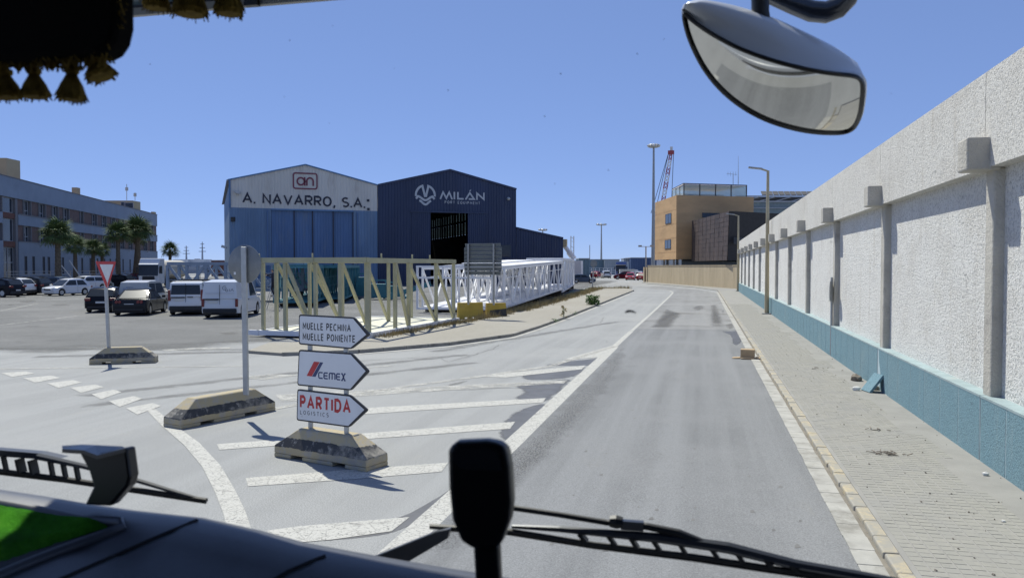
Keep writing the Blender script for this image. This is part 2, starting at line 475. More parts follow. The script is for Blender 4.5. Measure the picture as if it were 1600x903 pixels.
# long line left of the lane
mb = MB(); mb.ribbon([(-2.86, 3), (-2.86, 12), (-2.9, 20), (-2.93, 27.2)], .30, .0048); mb.build('edge_line', WHITEP, rm)
mb = MB(); mb.ribbon([(-2.93, 27.2), (-2.93, 34.0)], .2, .0049); mb.build('edge_line', WHITEP, rm)
mb = MB(); mb.ribbon([(-2.93, 34.2), (-2.9, 50), (-2.92, 70), (-2.98, 84), (-3.6, 92), (-5.4, 99), (-8, 104), (-12, 109)], .15, .005); mb.build('centre_line', WHITEP, rm)
hatch = [[(418, 829), (470, 822), (640, 808), (612, 830), (520, 843), (421, 852)],
         [(384, 747), (520, 736), (700, 723), (690, 737), (560, 748), (388, 760)],
         [(339, 694), (480, 684), (805, 659), (797, 670), (600, 684), (343, 703)],
         [(520, 641), (600, 636), (853, 622), (848, 629), (660, 641), (500, 652)],
         [(430, 617), (600, 608), (887, 594), (881, 599), (650, 613), (440, 628)],
         [(740, 588), (915, 571), (909, 577), (790, 590)],
         [(880, 562), (965, 538), (940, 558), (895, 561)]]
for k, h in enumerate(hatch): paint('chevron_stripe', h, m=WHITEW if k in (4,) else WHITEP)
ribbon('curved_line', [(236, 640), (262, 664), (300, 694), (330, 728), (352, 768), (366, 800), (378, 840), (384, 900)], [.16, .2, .23, .23, .23, .23, .23, .23], WHITEP)
ribbon('outline_line', [(420, 640), (520, 622), (640, 603), (760, 587), (860, 572), (962, 541)], .22, WHITEW)
for x0, y0, x1, y1, hgt in ((2, 583, 54, 581.5, 6), (36, 591, 95, 588, 7), (74, 599, 128, 595, 7.5), (110, 606, 162, 602, 8), (143, 616, 190, 610, 8), (170, 627, 222, 620, 9), (197, 638, 252, 631, 10)):
    w = x1 - x0
    paint('give_way_dash', [(x0, y0), (x0 + w * .75, y1 - 1), (x1, y1 + hgt * .35), (x0 + w * .32, y0 + hgt)])
paint('give_way_dash', [(372, 589), (425, 585), (470, 586), (410, 594)], m=WHITEW)
ribbon('edge_line', [(-40, 577), (80, 575.5), (160, 574.5), (390, 572)], .16, WHITEW)
ribbon('edge_line', [(470, 584), (560, 576), (612, 571.5)], .16, WHITEW)
ribbon('edge_line', [(560, 553.5), (700, 542), (800, 528), (836, 517), (880, 501), (930, 481), (985, 459.5)], .25, GUTTER)
ribbon('parking_line', [(0, 486), (60, 474)], .15, WHITEW); ribbon('parking_line', [(0, 508), (120, 494)], .15, WHITEW)
ribbon('parking_line', [(255, 548), (300, 545), (360, 544)], .5, WHITEW)

def blob(pxs, z, m, name='damp_patch'):
    pts = [G(a, b) for a, b in pxs]
    for _ in range(2):
        q = []
        for i in range(len(pts)):
            a, b = pts[i], pts[(i + 1) % len(pts)]; q += [a.lerp(b, .25), a.lerp(b, .75)]
        pts = q
    return soft(name, [(p.x, p.y) for p in pts], z, m)
def soft(name, poly, z, m, step=None, parent=None, width=None):
    xs = [a for a, b in poly]; ys = [b for a, b in poly]; k = len(poly)
    step = step or max(.05, min(.16, (max(xs) - min(xs)) / 22)); sy = step * 1.5
    nx, ny = int((max(xs) - min(xs)) / step) + 3, int((max(ys) - min(ys)) / sy) + 3
    per = sum(math.hypot(poly[q][0] - poly[q - 1][0], poly[q][1] - poly[q - 1][1]) for q in range(k)); ar = abs(sum(poly[q - 1][0] * poly[q][1] - poly[q][0] * poly[q - 1][1] for q in range(k))) / 2
    wd = max(.06, min(.8, ar / per * (1.0 if m is WET else 1.7))) if width is None else width
    vs, cov = [], []
    for i in range(nx):
        for j in range(ny):
            x, y = min(xs) - step + i * step, min(ys) - sy + j * sy; ins = False; d2 = 1e9
            for q in range(k):
                (x0, y0), (x1, y1) = poly[q], poly[(q + 1) % k]
                if (y0 > y) != (y1 > y) and x < (x1 - x0) * (y - y0) / (y1 - y0) + x0: ins = not ins
                l2 = (x1 - x0) ** 2 + (y1 - y0) ** 2 or 1e-9; t = max(0, min(1, ((x - x0) * (x1 - x0) + (y - y0) * (y1 - y0)) / l2))
                d2 = min(d2, (x - x0 - t * (x1 - x0)) ** 2 + (y - y0 - t * (y1 - y0)) ** 2)
            d = math.sqrt(d2) * (1 if ins else -1)
            vs.append((x, y, z)); cov.append(max(0, min(1, d / wd)))
    mb = MB(); use = {}
    for i in range(nx - 1):
        for j in range(ny - 1):
            q = (i * ny + j, (i + 1) * ny + j, (i + 1) * ny + j + 1, i * ny + j + 1)
            if max(cov[a] for a in q) > 0:
                for a in q: use.setdefault(a, len(use))
                mb.f.append(tuple(use[a] for a in q))
    mb.v = [vs[a] for a in use]
    o = mb.build(name, m, road if parent is None else None)
    at = o.data.attributes.new('cover', 'FLOAT', 'POINT')
    for n_, a in zip(at.data, use): n_.value = cov[a]
    return o
_nt_ = LOT.node_tree; _o = _nt_.nodes['Material Output']; _t = _nt_.nodes.new('ShaderNodeBsdfTransparent'); _x = _nt_.nodes.new('ShaderNodeMixShader')
_a = _nt_.nodes.new('ShaderNodeAttribute'); _a.attribute_name = 'cover'; _m = _nt_.nodes.new('ShaderNodeMath'); _m.operation = 'ADD'
_nt_.links.new(_noise(_nt_, _coord(_nt_, True), .35, 9, .72), _m.inputs[0]); _nt_.links.new(_a.outputs['Fac'], _m.inputs[1])
_nt_.links.new(_ramp(_nt_, _m.outputs[0], .62, 1.2), _x.inputs[0]); _nt_.links.new(_t.outputs[0], _x.inputs[1]); _nt_.links.new(_nt_.nodes['Principled BSDF'].outputs[0], _x.inputs[2]); _nt_.links.new(_x.outputs[0], _o.inputs['Surface'])
tag(soft('parking_lot', [tuple(q) for q in LOT_OUTLINE], .0035, LOT, .9, False, 5.0), kind='structure')
blob([(470, 845), (540, 834), (612, 812), (668, 786), (716, 752), (770, 712), (815, 676), (838, 664), (800, 700), (745, 745), (690, 790), (640, 826), (600, 838), (530, 845)], .0012, WET)
blob([(770, 668), (800, 640), (842, 628), (868, 632), (846, 662), (815, 690), (780, 694)], .0014, WET)
blob([(788, 602), (850, 593), (905, 590), (893, 604), (868, 626), (838, 634), (790, 622), (812, 611)], .0016, WET)
blob([(800, 586), (842, 577), (915, 571), (926, 574), (908, 590), (872, 594), (815, 596)], .0018, WET)
blob([(836, 572), (880, 564), (930, 560), (958, 548), (950, 560), (928, 573), (880, 572)], .0020, WET)
blob([(1122, 517), (1140, 518), (1152, 516), (1160, 521), (1164, 532), (1158, 539), (1147, 540), (1139, 535), (1141, 524)], .0065, WET)
blob([(1128, 506), (1150, 505), (1155, 514), (1130, 514.5)], .0065, STAIN, 'tar_patch')
blob([(1075, 478), (1108, 477), (1106, 485), (1080, 487)], .0065, STAIN, 'tar_patch'); blob([(1040, 489), (1062, 487), (1054, 497), (1022, 506)], .0065, STAIN, 'tar_patch')
blob([(690, 602), (720, 595), (738, 593), (728, 599), (705, 604)], .0065, STAIN, 'tar_patch')
for pxs in ([(690, 560), (710, 556), (728, 558), (750, 551), (770, 546), (778, 538)], [(650, 562), (690, 560), (700, 565), (735, 557)], [(925, 510), (938, 504), (944, 496)], [(560, 640), (590, 637), (606, 643)],
            [(870, 610), (820, 606), (720, 609), (640, 612)], [(985, 520), (1050, 521), (1120, 523)], [(520, 566), (600, 562), (690, 557)]):
    P_ = [G(a, b) for a, b in pxs]; q_ = []
    for a, b in zip(P_[:-1], P_[1:]):
        n = max(2, int((b - a).length / .25)); q_ += [a.lerp(b, t / n) + V((random.uniform(-.05, .05), random.uniform(-.09, .09), 0)) for t in range(n)]
    MB().ribbon(q_ + P_[-1:], [random.uniform(.012, .035) for _ in range(len(q_) + 1)], .0045).build('crack', CRACK, road)
MB().ribbon([(-2.9, 35.25), (-.9, 35.2), (1.42, 35.64)],   .06, .0046).build('asphalt_joint', TAR, road)
soft('worn_strip', [(-2.95, 7), (-2.1, 7), (-1.9, 12), (-1.8, 17), (-1.9, 22), (-2.3, 27), (-2.95, 31)], .0044, SPECKLE, .12)
soft('worn_strip', [(-1.2, 9), (-.3, 9), (-.4, 32), (-1.2, 32)], .0044, SPECKF, .12)
soft('worn_strip', [(-2.5, 36), (-1.2, 36), (-1.0, 48), (-2.4, 50)], .0047, SPECKLE, .12); soft('worn_strip', [(.1, 37), (1.2, 37), (1.2, 52), (.2, 50)], .0047, SPECKLE, .12)
soft('tar_patch', [(-2.5, 36.2), (-1.1, 36.5), (-.9, 47), (-2.6, 55)], .00465, STAIN); soft('tar_patch', [(.2, 40), (1.2, 38), (1.2, 60), (.3, 58)], .00465, STAIN)
for x0, y0, x1, y1, w in ((-13, 14, -7, 24, .5), (-12, 13, -6.2, 22, .45), (-20, 20, -9, 25.5, .6), (-8.5, 24, -4, 40, .5), (-24, 21.5, -12, 24, .5)):
    n_ = V((-(y1 - y0), x1 - x0)).normalized() * w; soft('tyre_mark', [(x0 + n_.x, y0 + n_.y), (x1 + n_.x, y1 + n_.y), (x1 - n_.x, y1 - n_.y), (x0 - n_.x, y0 - n_.y)], .0011, STAINL, .2)
for _ in range(40):
    a, b = random.uniform(850, 1290), random.uniform(540, 860)
    p = G(a, b)
    if -2.6 < p.x < 1.3:
        s = random.uniform(.01, .03)
        MB().sheet([(p.x - s, p.y - s * 2, .0066), (p.x + s, p.y - s, .0066), (p.x + s * .4, p.y + s * 2.5, .0066), (p.x - s * .8, p.y + s, .0066)]).build('oil_spot', TAR, road)

for q in ([(20, 470), (58, 468), (66, 472), (30, 474)], [(70, 476), (110, 474), (120, 477), (80, 479)], [(4, 476), (26, 475), (30, 477), (6, 478)], [(330, 520), (372, 517), (384, 522), (345, 525)]): blob(q, .0075, STAIN, 'tar_patch')
# right-hand pavement: base, gutter slabs, kerb stones, pavers
pave = MB().span((1.80, 4, -.2), (4.3, 92, .0826)).build('pavement', PAVE)
tag(pave, kind='structure')
far = MB()
far.prism([(1.62, 92, 0), (4.3, 92, 0), (4.4, 98.2, 0)] + [tuple(G(a, b)) for a, b in ((1100, 447.5), (1060, 444.2), (1012, 440.8))] + [tuple(G(a, b)) for a, b in ((1003, 441.8), (1012, 443.5), (1050, 446.3), (1085, 449.5), (1108, 452.8))], (0, 0, .07)).build('pavement_slab', PAVE, pave)
gut_me = None
kerb_me = [None, None]
y = 5.0
gs = MB().box((0, 0, 0), (.225, .392, .02)); proto = gs.build('gutter_slab', GUTTER, pave, loc=(1.515, y + .2, .006))
while y < 86:
    y += .4
    copy_of(proto, pave, (1.515 + random.uniform(-.004, .004), y + .2, .006 + random.uniform(-.002, .003)))
tag(MB().ribbon([(1.655, 4), (1.655, 30), (1.65, 60), (1.64, 92)], .06, .0125).build('silt_strip', SILT), kind='structure')
ks = MB().box((0, 0, 0), (.155, .488, .22))
k1 = ks.build('kerb_stone', KERBY, pave, loc=(1.745, 5.25, -.036), bevel=.018)
k2 = ks.build('kerb_stone', KERBG, pave, loc=(1.745, 5.75, -.036), bevel=.018)
y = 6.0
while y < 92:
    yellow = y < 31 or random.random() < .25
    copy_of(k1 if yellow else k2, pave, (1.745 + random.uniform(-.008, .008), y + .25, -.036 + random.uniform(-.005, .005)), (0, 0, random.uniform(-.012, .012)))
    y += .5
pv = MB().add([(-.056, -.056, 0), (.056, -.056, 0), (.056, .056, 0), (-.056, .056, 0), (-.051, -.051, .025), (.051, -.051, .025), (.051, .051, .025), (-.051, .051, .025)],
              [(4, 5, 6, 7), (0, 1, 5, 4), (1, 2, 6, 5), (2, 3, 7, 6), (3, 0, 4, 7)])
def paver_at(i, j):
    return 1.905 + .12 * i, 7.14 + .12 * j
proto = None; rest = MB(); cnt = 0
for j in range(0, 430):
    ncol = (11, 12, 11, 13, 11, 12)[(j // 14) % 6]
    for i in range(ncol):
        x, yy = paver_at(i, j)
        if x > 3.68: continue
        dz = random.uniform(-.0014, .0014)
        if cnt < 300:
            if proto is None: proto = pv.build('paver', PAVER, pave, loc=(x, yy, .060 + dz))
            else: copy_of(proto, pave, (x, yy, .060 + dz), (random.uniform(-.012, .012), random.uniform(-.012, .012), random.uniform(-.02, .02)))
            cnt += 1
        else:
            k = len(rest.v); rest.v += [(a + x, b + yy, c + .060 + dz) for a, b, c in pv.v]; rest.f += [tuple(q + k for q in f) for f in pv.f]
tag(rest.build('paver', PAVER, pave), kind='stuff')
# dusty footway on the left of the junction
kl = [(388, 552), (440, 556), (560, 551.5), (700, 539.5), (800, 525.5), (838, 513.5), (880, 498.5), (930, 478.5), (975, 460.5), (990, 454.5)]
inn = [(985, 452.5), (960, 450), (930, 452), (900, 463), (860, 476), (790, 494), (720, 508), (640, 521), (560, 536), (420, 539)]
left = MB().prism([tuple(G(a, b)) for a, b in kl] + [tuple(G(a, b)) for a, b in inn], (0, 0, .09)).build('footway', DUST)
tag(left, kind='structure')
pts = [G(a, b) for a, b in kl]
acc = []
for i in range(1, len(pts) - 1):
    a, b = pts[i], pts[i + 1]; L = (b - a).length; n = max(1, round(L / 1.0))
    for j in range(n): acc.append((a.lerp(b, j / n), a.lerp(b, (j + 1) / n)))
for a, b in acc:
    d = (b - a).normalized(); m_ = (a + b) / 2
    MB().box((0, 0, 0), ((b - a).length - .02, .13, .2)).build('kerb_stone', KERBG, left, loc=(m_.x, m_.y, .012)).rotation_euler = (0, 0, math.atan2(d.y, d.x))

# ------------------------------------------------------------------ the long white wall
CAST = roughcast('white_roughcast', (.86, .85, .815), (.60, .56, .49), 24, 1.0, .06)
BAND = roughcast('grey_roughcast', (.70, .68, .63), (.50, .46, .40), 27, .9, .03)
TEAL = roughcast('teal_roughcast', (.195, .315, .365), (.28, .36, .37), 40, .8, .02)
TEALT = M('teal_paint_smooth', (.30, .38, .39), .85, var=.12, vs=3, bump=.3, bs=50, dirt=(.36, .36, .33), ds=2, dlo=.55, dhi=.75, world=True)
RENDER = M('grey_render', (.49, .465, .41), .92, var=.12, vs=1.2, bump=1.0, bs=22, bd=.03, dirt=(.36, .335, .30), ds=1.3, world=True)
GROUT = M('pale_joint', (.40, .50, .53), .9, var=.1)
WX = 3.72
wall = thing('boundary_wall', 'long white roughcast wall with teal plinth beside the paved footway', 'wall', (WX, 5.4, .1))
YS = [5.5, 12.1, 18.72] + [18.72 + 6.58 * k for k in range(1, 12)]
YS[-1] = 91.0
MB().span((4.02, 5.4, .1), (4.30, 91.2, 5.3)).build('wall_core', RENDER, wall, world=True)
for k in range(len(YS) - 1):
    a, b = YS[k], YS[k + 1]
    MB().span((3.93, a + .15, .9), (4.03, b - .15, 4.2)).build('plaster_panel', CAST, wall, world=True)
    MB().span((3.725, a + .008, 4.08), (4.315, b - .012, 5.38)).build('coping_band', BAND, wall, world=True)
    MB().span((3.79, a - .16, .90), (4.0, a + .15, 4.08)).build('pilaster', RENDER, wall, world=True, bevel=.03)
    MB().span((3.44, a - .22, 4.04), (3.86, a + .20, 4.48)).build('corbel', RENDER, wall, world=True, bevel=.025)
    MB().span((3.7235, a + .02, .05), (4.02, b - .02, .945)).build('joint_backing', GROUT, wall, world=True)
    n = 7; w = (b - a - .05) / n
    for i in range(n):
        y0 = a + .025 + i * w
        if k == 1 and i == n - 1:      # broken corner by the pilaster
            MB().prism([(3.72, y0, .1), (3.72, y0 + w - .22, .1), (3.72, y0 + w - .30, .45), (3.72, y0 + w - .14, .7), (3.72, y0 + w - .1, .95), (3.72, y0, .95)], (.05, 0, 0)).build('plinth_slab', TEAL, wall, world=True)
            continue
        MB().span((3.72, y0 + .014, .05), (3.77, y0 + w - .014, .95)).build('plinth_slab', TEAL, wall, world=True)
    MB().span((3.715, a + .012, .952), (3.96, b - .012, .985)).build('plinth_cap', TEALT, wall, world=True)
# fallen slab and rubble by the broken plinth
fs = tag(MB().box((0, 0, 0), (.46, .40, .05), (0, R(-52), R(14))).build('fallen_slab', TEAL, loc=(3.54, 18.25, .265)), 'broken teal slab leaning against the foot of the white wall', 'slab')
ROCK = M('rubble', (.30, .28, .25), .95, var=.25, vs=6, bump=.5, bs=30)
def rock(name, p, s, m, label, cat='stone', group=None):
    bm = bmesh.new(); bmesh.ops.create_icosphere(bm, subdivisions=2, radius=1)
    rnd = random.Random(int(p[0] * 100 + p[1] * 10))
    for q in bm.verts:
        q.co *= rnd.uniform(.75, 1.12); q.co = V((q.co.x * s[0], q.co.y * s[1], max(q.co.z, -.55) * s[2]))
    me = bpy.data.meshes.new(name); bm.to_mesh(me); bm.free(); me.materials.append(m)
    o = bpy.data.objects.new(name, me); o.location = (p[0], p[1], p[2] + s[2] * .5); col.objects.link(o)
    return tag(o, label, cat, group)
BROWN = M('brown_litter', (.20, .17, .135), .9, var=.3, vs=8)
WHITES = M('white_rubble', (.7, .69, .65), .9, var=.1)
p = G(1338, 592, .12); rock('rubble_lump', (p.x, p.y, .087), (.14, .16, .10), BROWN, 'brown crumpled lump lying on the pavement near the broken plinth', 'rubble')
p = G(1338, 607, .12); rock('plaster_piece', (p.x, p.y, .087), (.09, .07, .06), WHITES, 'white plaster chunk beside the fallen teal slab', 'rubble')
p = G(1366, 606, .12); rock('plaster_piece', (p.x, p.y, .087), (.10, .08, .07), ROCK, 'grey chunk lying under the fallen teal slab', 'rubble')
p = G(1540, 738, .12); rock('white_stone', (p.x, p.y, .087), (.045, .03, .03), WHITES, 'small white stone on the pavement close to the teal plinth', 'stone')
p = G(1568, 810, .12); rock('white_stone', (p.x, p.y, .087), (.02, .02, .015), WHITES, 'tiny white pebble on the pavement nearest the truck', 'stone')
def litter(px, py, n, spread, label, name='dry_twig_litter'):
    c = G(px, py, .12); mb = MB(); rnd = random.Random(px)
    for _ in range(n):
        x, y2 = rnd.gauss(0, spread), rnd.gauss(0, spread * .5); a = rnd.uniform(0, 3.14); L = rnd.uniform(.04, .12)
        mb.bar((x, y2, rnd.uniform(.004, .03)), (x + L * math.cos(a), y2 + L * math.sin(a), rnd.uniform(.004, .04)), .012, .008)
    return tag(mb.build(name, BROWN, loc=(c.x, c.y, .087)), label, 'litter')
litter(1388, 706, 26, .10, 'scatter of dry brown twigs on the middle of the pavement')
litter(1365, 669, 8, .08, 'few dry twigs farther up the pavement than the scatter')
litter(1290, 575, 8, .18, 'thin trail of dry bits on the pavement near the box')
grit = MB()
for _ in range(170):
    x, yy = random.uniform(1.9, 3.7), 7 + 30 * random.random() ** 1.5; s = random.uniform(.005, .016)
    grit.box((x, yy, .089), (s, s * 1.4, s), (random.random(), random.random(), random.random()))
tag(grit.build('grit', M('grey_brown_grit', (.17, .15, .125), .9)), 'loose dark grit scattered over the pavement', None, None, 'stuff')

# cardboard box on the road
CARD = M('cardboard', (.42, .31, .19), .85, var=.1, vs=4)
c = G(1168, 561)
bx = thing('cardboard_box', 'open brown cardboard box upside down at the edge of the lane', 'box', (c.x, c.y, .012), R(-5))
MB().box((0, .14, .15), (.40, .34, .24)).build('box_body', CARD, bx)
for a, b in (((-.33, .1, .014), (.22, .3, .012)), ((.33, .08, .03), (.22, .3, .012)), ((0, -.1, .02), (.38, .14, .012))):
    MB().box(a, b, (0, R(6) if a[0] > .1 else R(-4) if a[0] < -.1 else 0, 0)).build('flap', CARD, bx)

# ------------------------------------------------------------------ concrete feet, signs
def band_concrete(name):
    m, nt, b, new, ln = _nt(name)
    tc = new('ShaderNodeTexCoord'); v = tc.outputs['Object']
    sp = new('ShaderNodeSeparateXYZ'); ln(v, sp.inputs[0])
    n1 = _noise(nt, v, 5, 6, .7)
    h = new('ShaderNodeMath'); h.operation = 'MULTIPLY_ADD'; h.inputs[1].default_value = .09; ln(n1, h.inputs[0]); ln(sp.outputs['Z'], h.inputs[2])
    up = _ramp(nt, h.outputs[0], .20, .21); dn = _ramp(nt, h.outputs[0], .335, .345)
    dn2 = new('ShaderNodeMath'); dn2.operation = 'SUBTRACT'; ln(up, dn2.inputs[0]); ln(dn, dn2.inputs[1])
    chip = _ramp(nt, _noise(nt, v, 7, 9, .8), .5, .58)
    yel = _mix(nt, chip, (.43, .36, .225), (.39, .355, .29))
    blk = _mix(nt, _ramp(nt, _noise(nt, v, 9, 9, .8), .55, .62), (.05, .052, .056), (.30, .285, .26))
    out = _mix(nt, dn2.outputs[0], yel, blk)
    out = _mix(nt, _ramp(nt, _noise(nt, v, 2, 6, .7), .5, .7), out, (.33, .305, .26))
    ln(out, b.inputs['Base Color']); b.inputs['Roughness'].default_value = .92
    bn = new('ShaderNodeBump'); bn.inputs['Strength'].default_value = .6; bn.inputs['Distance'].default_value = .01
    ln(_noise(nt, v, 28, 8, .75), bn.inputs['Height']); ln(bn.outputs[0], b.inputs['Normal'])
    MATS[name] = m
    return m
STRIPED = band_concrete('striped_concrete')
GALV = M('galvanised_steel', (.42, .43, .43), .45, .55, var=.1, vs=5)
GALVD = M('weathered_steel', (.34, .345, .34), .5, .5, var=.12, vs=5)
SIGNW = M('white_sign_sheet', (.72, .73, .74), .35, var=.04, vs=2, dirt=(.60, .60, .58), ds=1.5, dlo=.55, dhi=.8)
SIGNK = M('black_sign_border', (.02, .021, .025), .4, var=.1)
REDP = M('red_sign_print', (.50, .035, .04), .4, var=.1)
BLUEP = M('blue_sign_print', (.03, .05, .14), .4, var=.1)
INK = M('dark_sign_print', (.022, .022, .026), .45, var=.05)
SIGNB = M('grey_sign_back', (.22, .23, .23), .5, .35, var=.12, vs=3, dirt=(.29, .29, .28), ds=2)
def barrier(label, p0, p1, w, h, flip=1):
    """p0-p1 is the near bottom edge"""
    p0, p1 = V((p0.x, p0.y, 0)), V((p1.x, p1.y, 0)); d = (p1 - p0); L = d.length; u = d.normalized(); n = V((-u.y, u.x, 0))
    if n.dot(p0) < 0: n = -n
    c = (p0 + p1) / 2 + n * w / 2
    rz = math.atan2(u.y, u.x)
    t = thing('concrete_block', label, 'concrete block', c, rz, 'striped concrete sign feet')
    mb = MB(); x, yv = L / 2, w / 2
    for a, b in ((-x, -x * .62), (-x * .36, x * .30), (x * .56, x)): mb.span((a, -yv, 0), (b, yv, .06))
    rings = []
    for ins, ine, z in ((0, 0, .06), (.004, .004, .17), (yv - .125, .37, h - .018), (yv - .10, .39, h)):
        rings.append([(-x + ine, -yv + ins, z), (x - ine, -yv + ins, z), (x - ine, yv - ins, z), (-x + ine, yv - ins, z)])
    k = len(mb.v)
    for r in rings: mb.v += r
    for i in range(len(rings) - 1):
        for j in range(4): mb.f.append((k + i * 4 + j, k + i * 4 + (j + 1) % 4, k + i * 4 + 4 + (j + 1) % 4, k + i * 4 + 4 + j))
    mb.f.append((k, k + 3, k + 2, k + 1)); e = k + (len(rings) - 1) * 4; mb.f.append((e, e + 1, e + 2, e + 3))
    mb.build('block_body', STRIPED, t, bevel=.018)
    for sx in (-.2, .28): MB().tube([(sx * L, -.05, h - .012), (sx * L, .05, h - .012)], .012, 6).build('lifting_loop', GALVD, t)
    return t, c, u, n
b1, c1, u1, n1 = barrier('striped concrete block carrying the three stacked arrow signs', G(428, 713), G(572, 738), .46, .43)
b2, c2, u2, n2 = barrier('striped concrete block under the round sign seen from behind', G(283, 671), G(431, 641), .48, .46)
b3, c3, u3, n3 = barrier('striped concrete block under the give way sign', G(139, 570), G(243, 567), .5, .46)

# three arrow signs on two posts
sp_ = c1 - n1 * .02
nz = -n1
def S1(px, py, off=0.0): return on_plane(px, py, sp_ + nz * off, n1)
dsn = thing('direction_sign', 'three stacked white arrow signs on two posts beside the hatched road', 'sign', (c1.x, c1.y, .4))
posts = []
for px in (485.5, 541.5):
    q = S1(px, 668)
    q.z = .40; MB().span((q.x - .032, q.y - .02, .40), (q.x + .032, q.y + .02, S1(px, 497).z)).build('post', GALV, dsn, world=True, bevel=.006)
shapes = [[(467, 491), (553, 495.5), (578, 523), (549, 545.5), (467, 538)],
          [(467, 546), (549, 551.5), (577, 580), (548.5, 610), (464.5, 602)],
          [(464.5, 607.5), (547.5, 617), (575, 640.5), (545.5, 667.5), (463.5, 656.5)]]
def roundcorner(pts, r, idx):
    out = []
    for i, p in enumerate(pts):
        if i not in idx: out.append(p); continue
        a, b = pts[i - 1], pts[(i + 1) % len(pts)]
        ra = (a - p).normalized() * r; rb = (b - p).normalized() * r
        for t in (0, .3, .5, .7, 1): out.append((p + ra) * (1 - t) ** 2 + p * 2 * t * (1 - t) + (p + rb) * t * t)
    return out
for k, sh in enumerate(shapes):
    outer = [S1(a, b, .045) for a, b in sh]; cen = sum(outer, V()) / 5
    brd = MB().prism(roundcorner(outer, .04, (0, 1, 2, 3, 4)), n1 * .025).build('sign_panel', SIGNK, dsn, world=True, smooth=None)
    tag(brd, ['arrow sign lettered MUELLE PECHINA and MUELLE PONIENTE', 'arrow sign lettered CEMEX with red and blue bars', 'arrow sign lettered PARTIDA LOGISTICS in red'][k])
    inn_ = [(467 + 3, 0)]
    px_in = []
    m = .022
    ex = (outer[1] - outer[0]).normalized(); ez = V((0, 0, 1))
    o0, o1, o2, o3, o4 = outer
    inner = [o0 + ex * m - ez * m, o1 - ex * .012 - ez * m, o2 - ex * .062, o3 - ex * .012 + ez * m, o4 + ex * m + ez * m]
    MB().prism(roundcorner([p + nz * .002 for p in inner], .03, (0, 4)), nz * .003).build('sign_face', SIGNW, brd, world=True)
    def st(a, b): return S1(a, b, .0515)
    def lay(body, x0, y0, x1, y1, hgt, mat, bold, **kw):
        o = st(x0, y0); sign_writing('letter', body, o, st(x1, y1) - o, st(x0, y0 - hgt) - o, mat, brd, bold, **kw)
    if k == 0:
        lay('MUELLE PECHINA', 473, 514.5, 548, 518.5, 11, INK, .155, gap=.17, wide=.72); lay('MUELLE PONIENTE', 473, 531, 555, 535.5, 11, INK, .155, gap=.17, wide=.72)
    elif k == 1:
        MB().sheet([st(479, 587), st(487, 588), st(499.5, 565.5), (st(490.5, 564.8))]).build('logo_bar', REDP, brd, world=True)
        MB().sheet([st(487.5, 588), st(493, 588.6), st(505, 566.2), (st(500.2, 565.7))]).build('logo_bar', BLUEP, brd, world=True)
        o = st(497.5, 591.5); uu = st(540, 595) - o; vv = st(497.5, 580.5) - o
        def t3(a, b): return o + uu * (a / 10.6) + vv * b
        P = [[(1.7, .9), (.4, .9), (.1, .75), (.1, .25), (.4, .1), (1.7, .1)],
             [(3.7, .9), (2.5, .9), (2.2, .75), (2.2, .25), (2.5, .1), (3.7, .1)], [(2.2, .5), (3.6, .5)],
             [(4.3, .05), (4.3, .75), (4.5, .9), (6.3, .9), (6.5, .75), (6.5, .05)], [(5.4, .9), (5.4, .05)],
             [(8.5, .9), (7.4, .9), (7.1, .75), (7.1, .25), (7.4, .1), (8.5, .1)], [(7.1, .5), (8.4, .5)]]
        mbx = MB()
        def t3s(a, b): return t3(a, b)
        # widths along x and y differ, so draw in a square space
        strokes(mbx, [[(a, b * 2.4) for a, b in q] for q in P] + [[(8.9, .1), (9.3, .1), (10.2, 2.3), (10.6, 2.3)], [(8.9, 2.3), (9.3, 2.3), (10.2, .1), (10.6, .1)]], .46, lambda a, b: t3(a, b / 2.4))
        mbx.build('lettering', BLUEP, brd, world=True)
    else:
        lay('PARTIDA', 468.5, 637.5, 548, 646.5, 20.5, REDP, .19, gap=.13, wide=.72); lay('LOGISTICS', 469, 646.8, 513.5, 651.8, 6.5, INK, .13, gap=.42, wide=.7)
    for px in (485.5, 541.5):
        cpt = S1(px, sum(q[1] for q in sh) / 5, -.0); MB().box(cpt + n1 * .03, (.09, .02, .05), (0, 0, math.atan2(u1.y, u1.x))).build('clamp', GALVD, dsn, world=True)

# round sign seen from behind
c = c2
pb = on_plane(384.5, 612, c2, V((0, 1, 0))); pt_ = on_plane(381, 386, c2, V((0, 1, 0)))
rs = thing('round_sign', 'round road sign seen from behind on a tall square post', 'sign', (pb.x, pb.y, .44))
MB().bar((pb.x, pb.y, .44), (pt_.x, pt_.y, pt_.z), .10, .05, (0, 1, 0)).build('post', GALV, rs, world=True, bevel=.008)
def disc(name, centre, normal, r, th, m, parent, n=36):
    normal = V(normal).normalized(); q = normal.to_track_quat('Z', 'Y').to_matrix()
    pr = []; mb = MB(); mb.lathe([(r * .98, -th / 2), (r, -th / 4), (r, th / 4), (r * .98, th / 2)], n)
    mb.v = [tuple(V(centre) + q @ V(p)) for p in mb.v]
    return mb.build(name, m, parent, world=True, smooth=40)
cz = on_plane(379.5, 413, c2, V((0, 1, 0)))
to_cam = V((-cz.x, -cz.y, 0)).normalized(); nd = Matrix.Rotation(R(-36), 3, 'Z') @ to_cam
dd = disc('sign_disc', cz - nd * .05, nd, .345, .02, SIGNB, rs)
q = nd.to_track_quat('Z', 'Y').to_matrix()
MB().box((0, 0, 0), (.05, .56, .03), q).build('bracket', GALVD, rs, loc=(cz.x - pb.x, cz.y - pb.y, cz.z - .44))
MB().box(cz + nd * .0 + V((-.1, -.1, -.16)), (.04, .003, .045), (0, 0, math.atan2(nd.x, -nd.y))).build('sticker', SIGNW, rs, world=True)

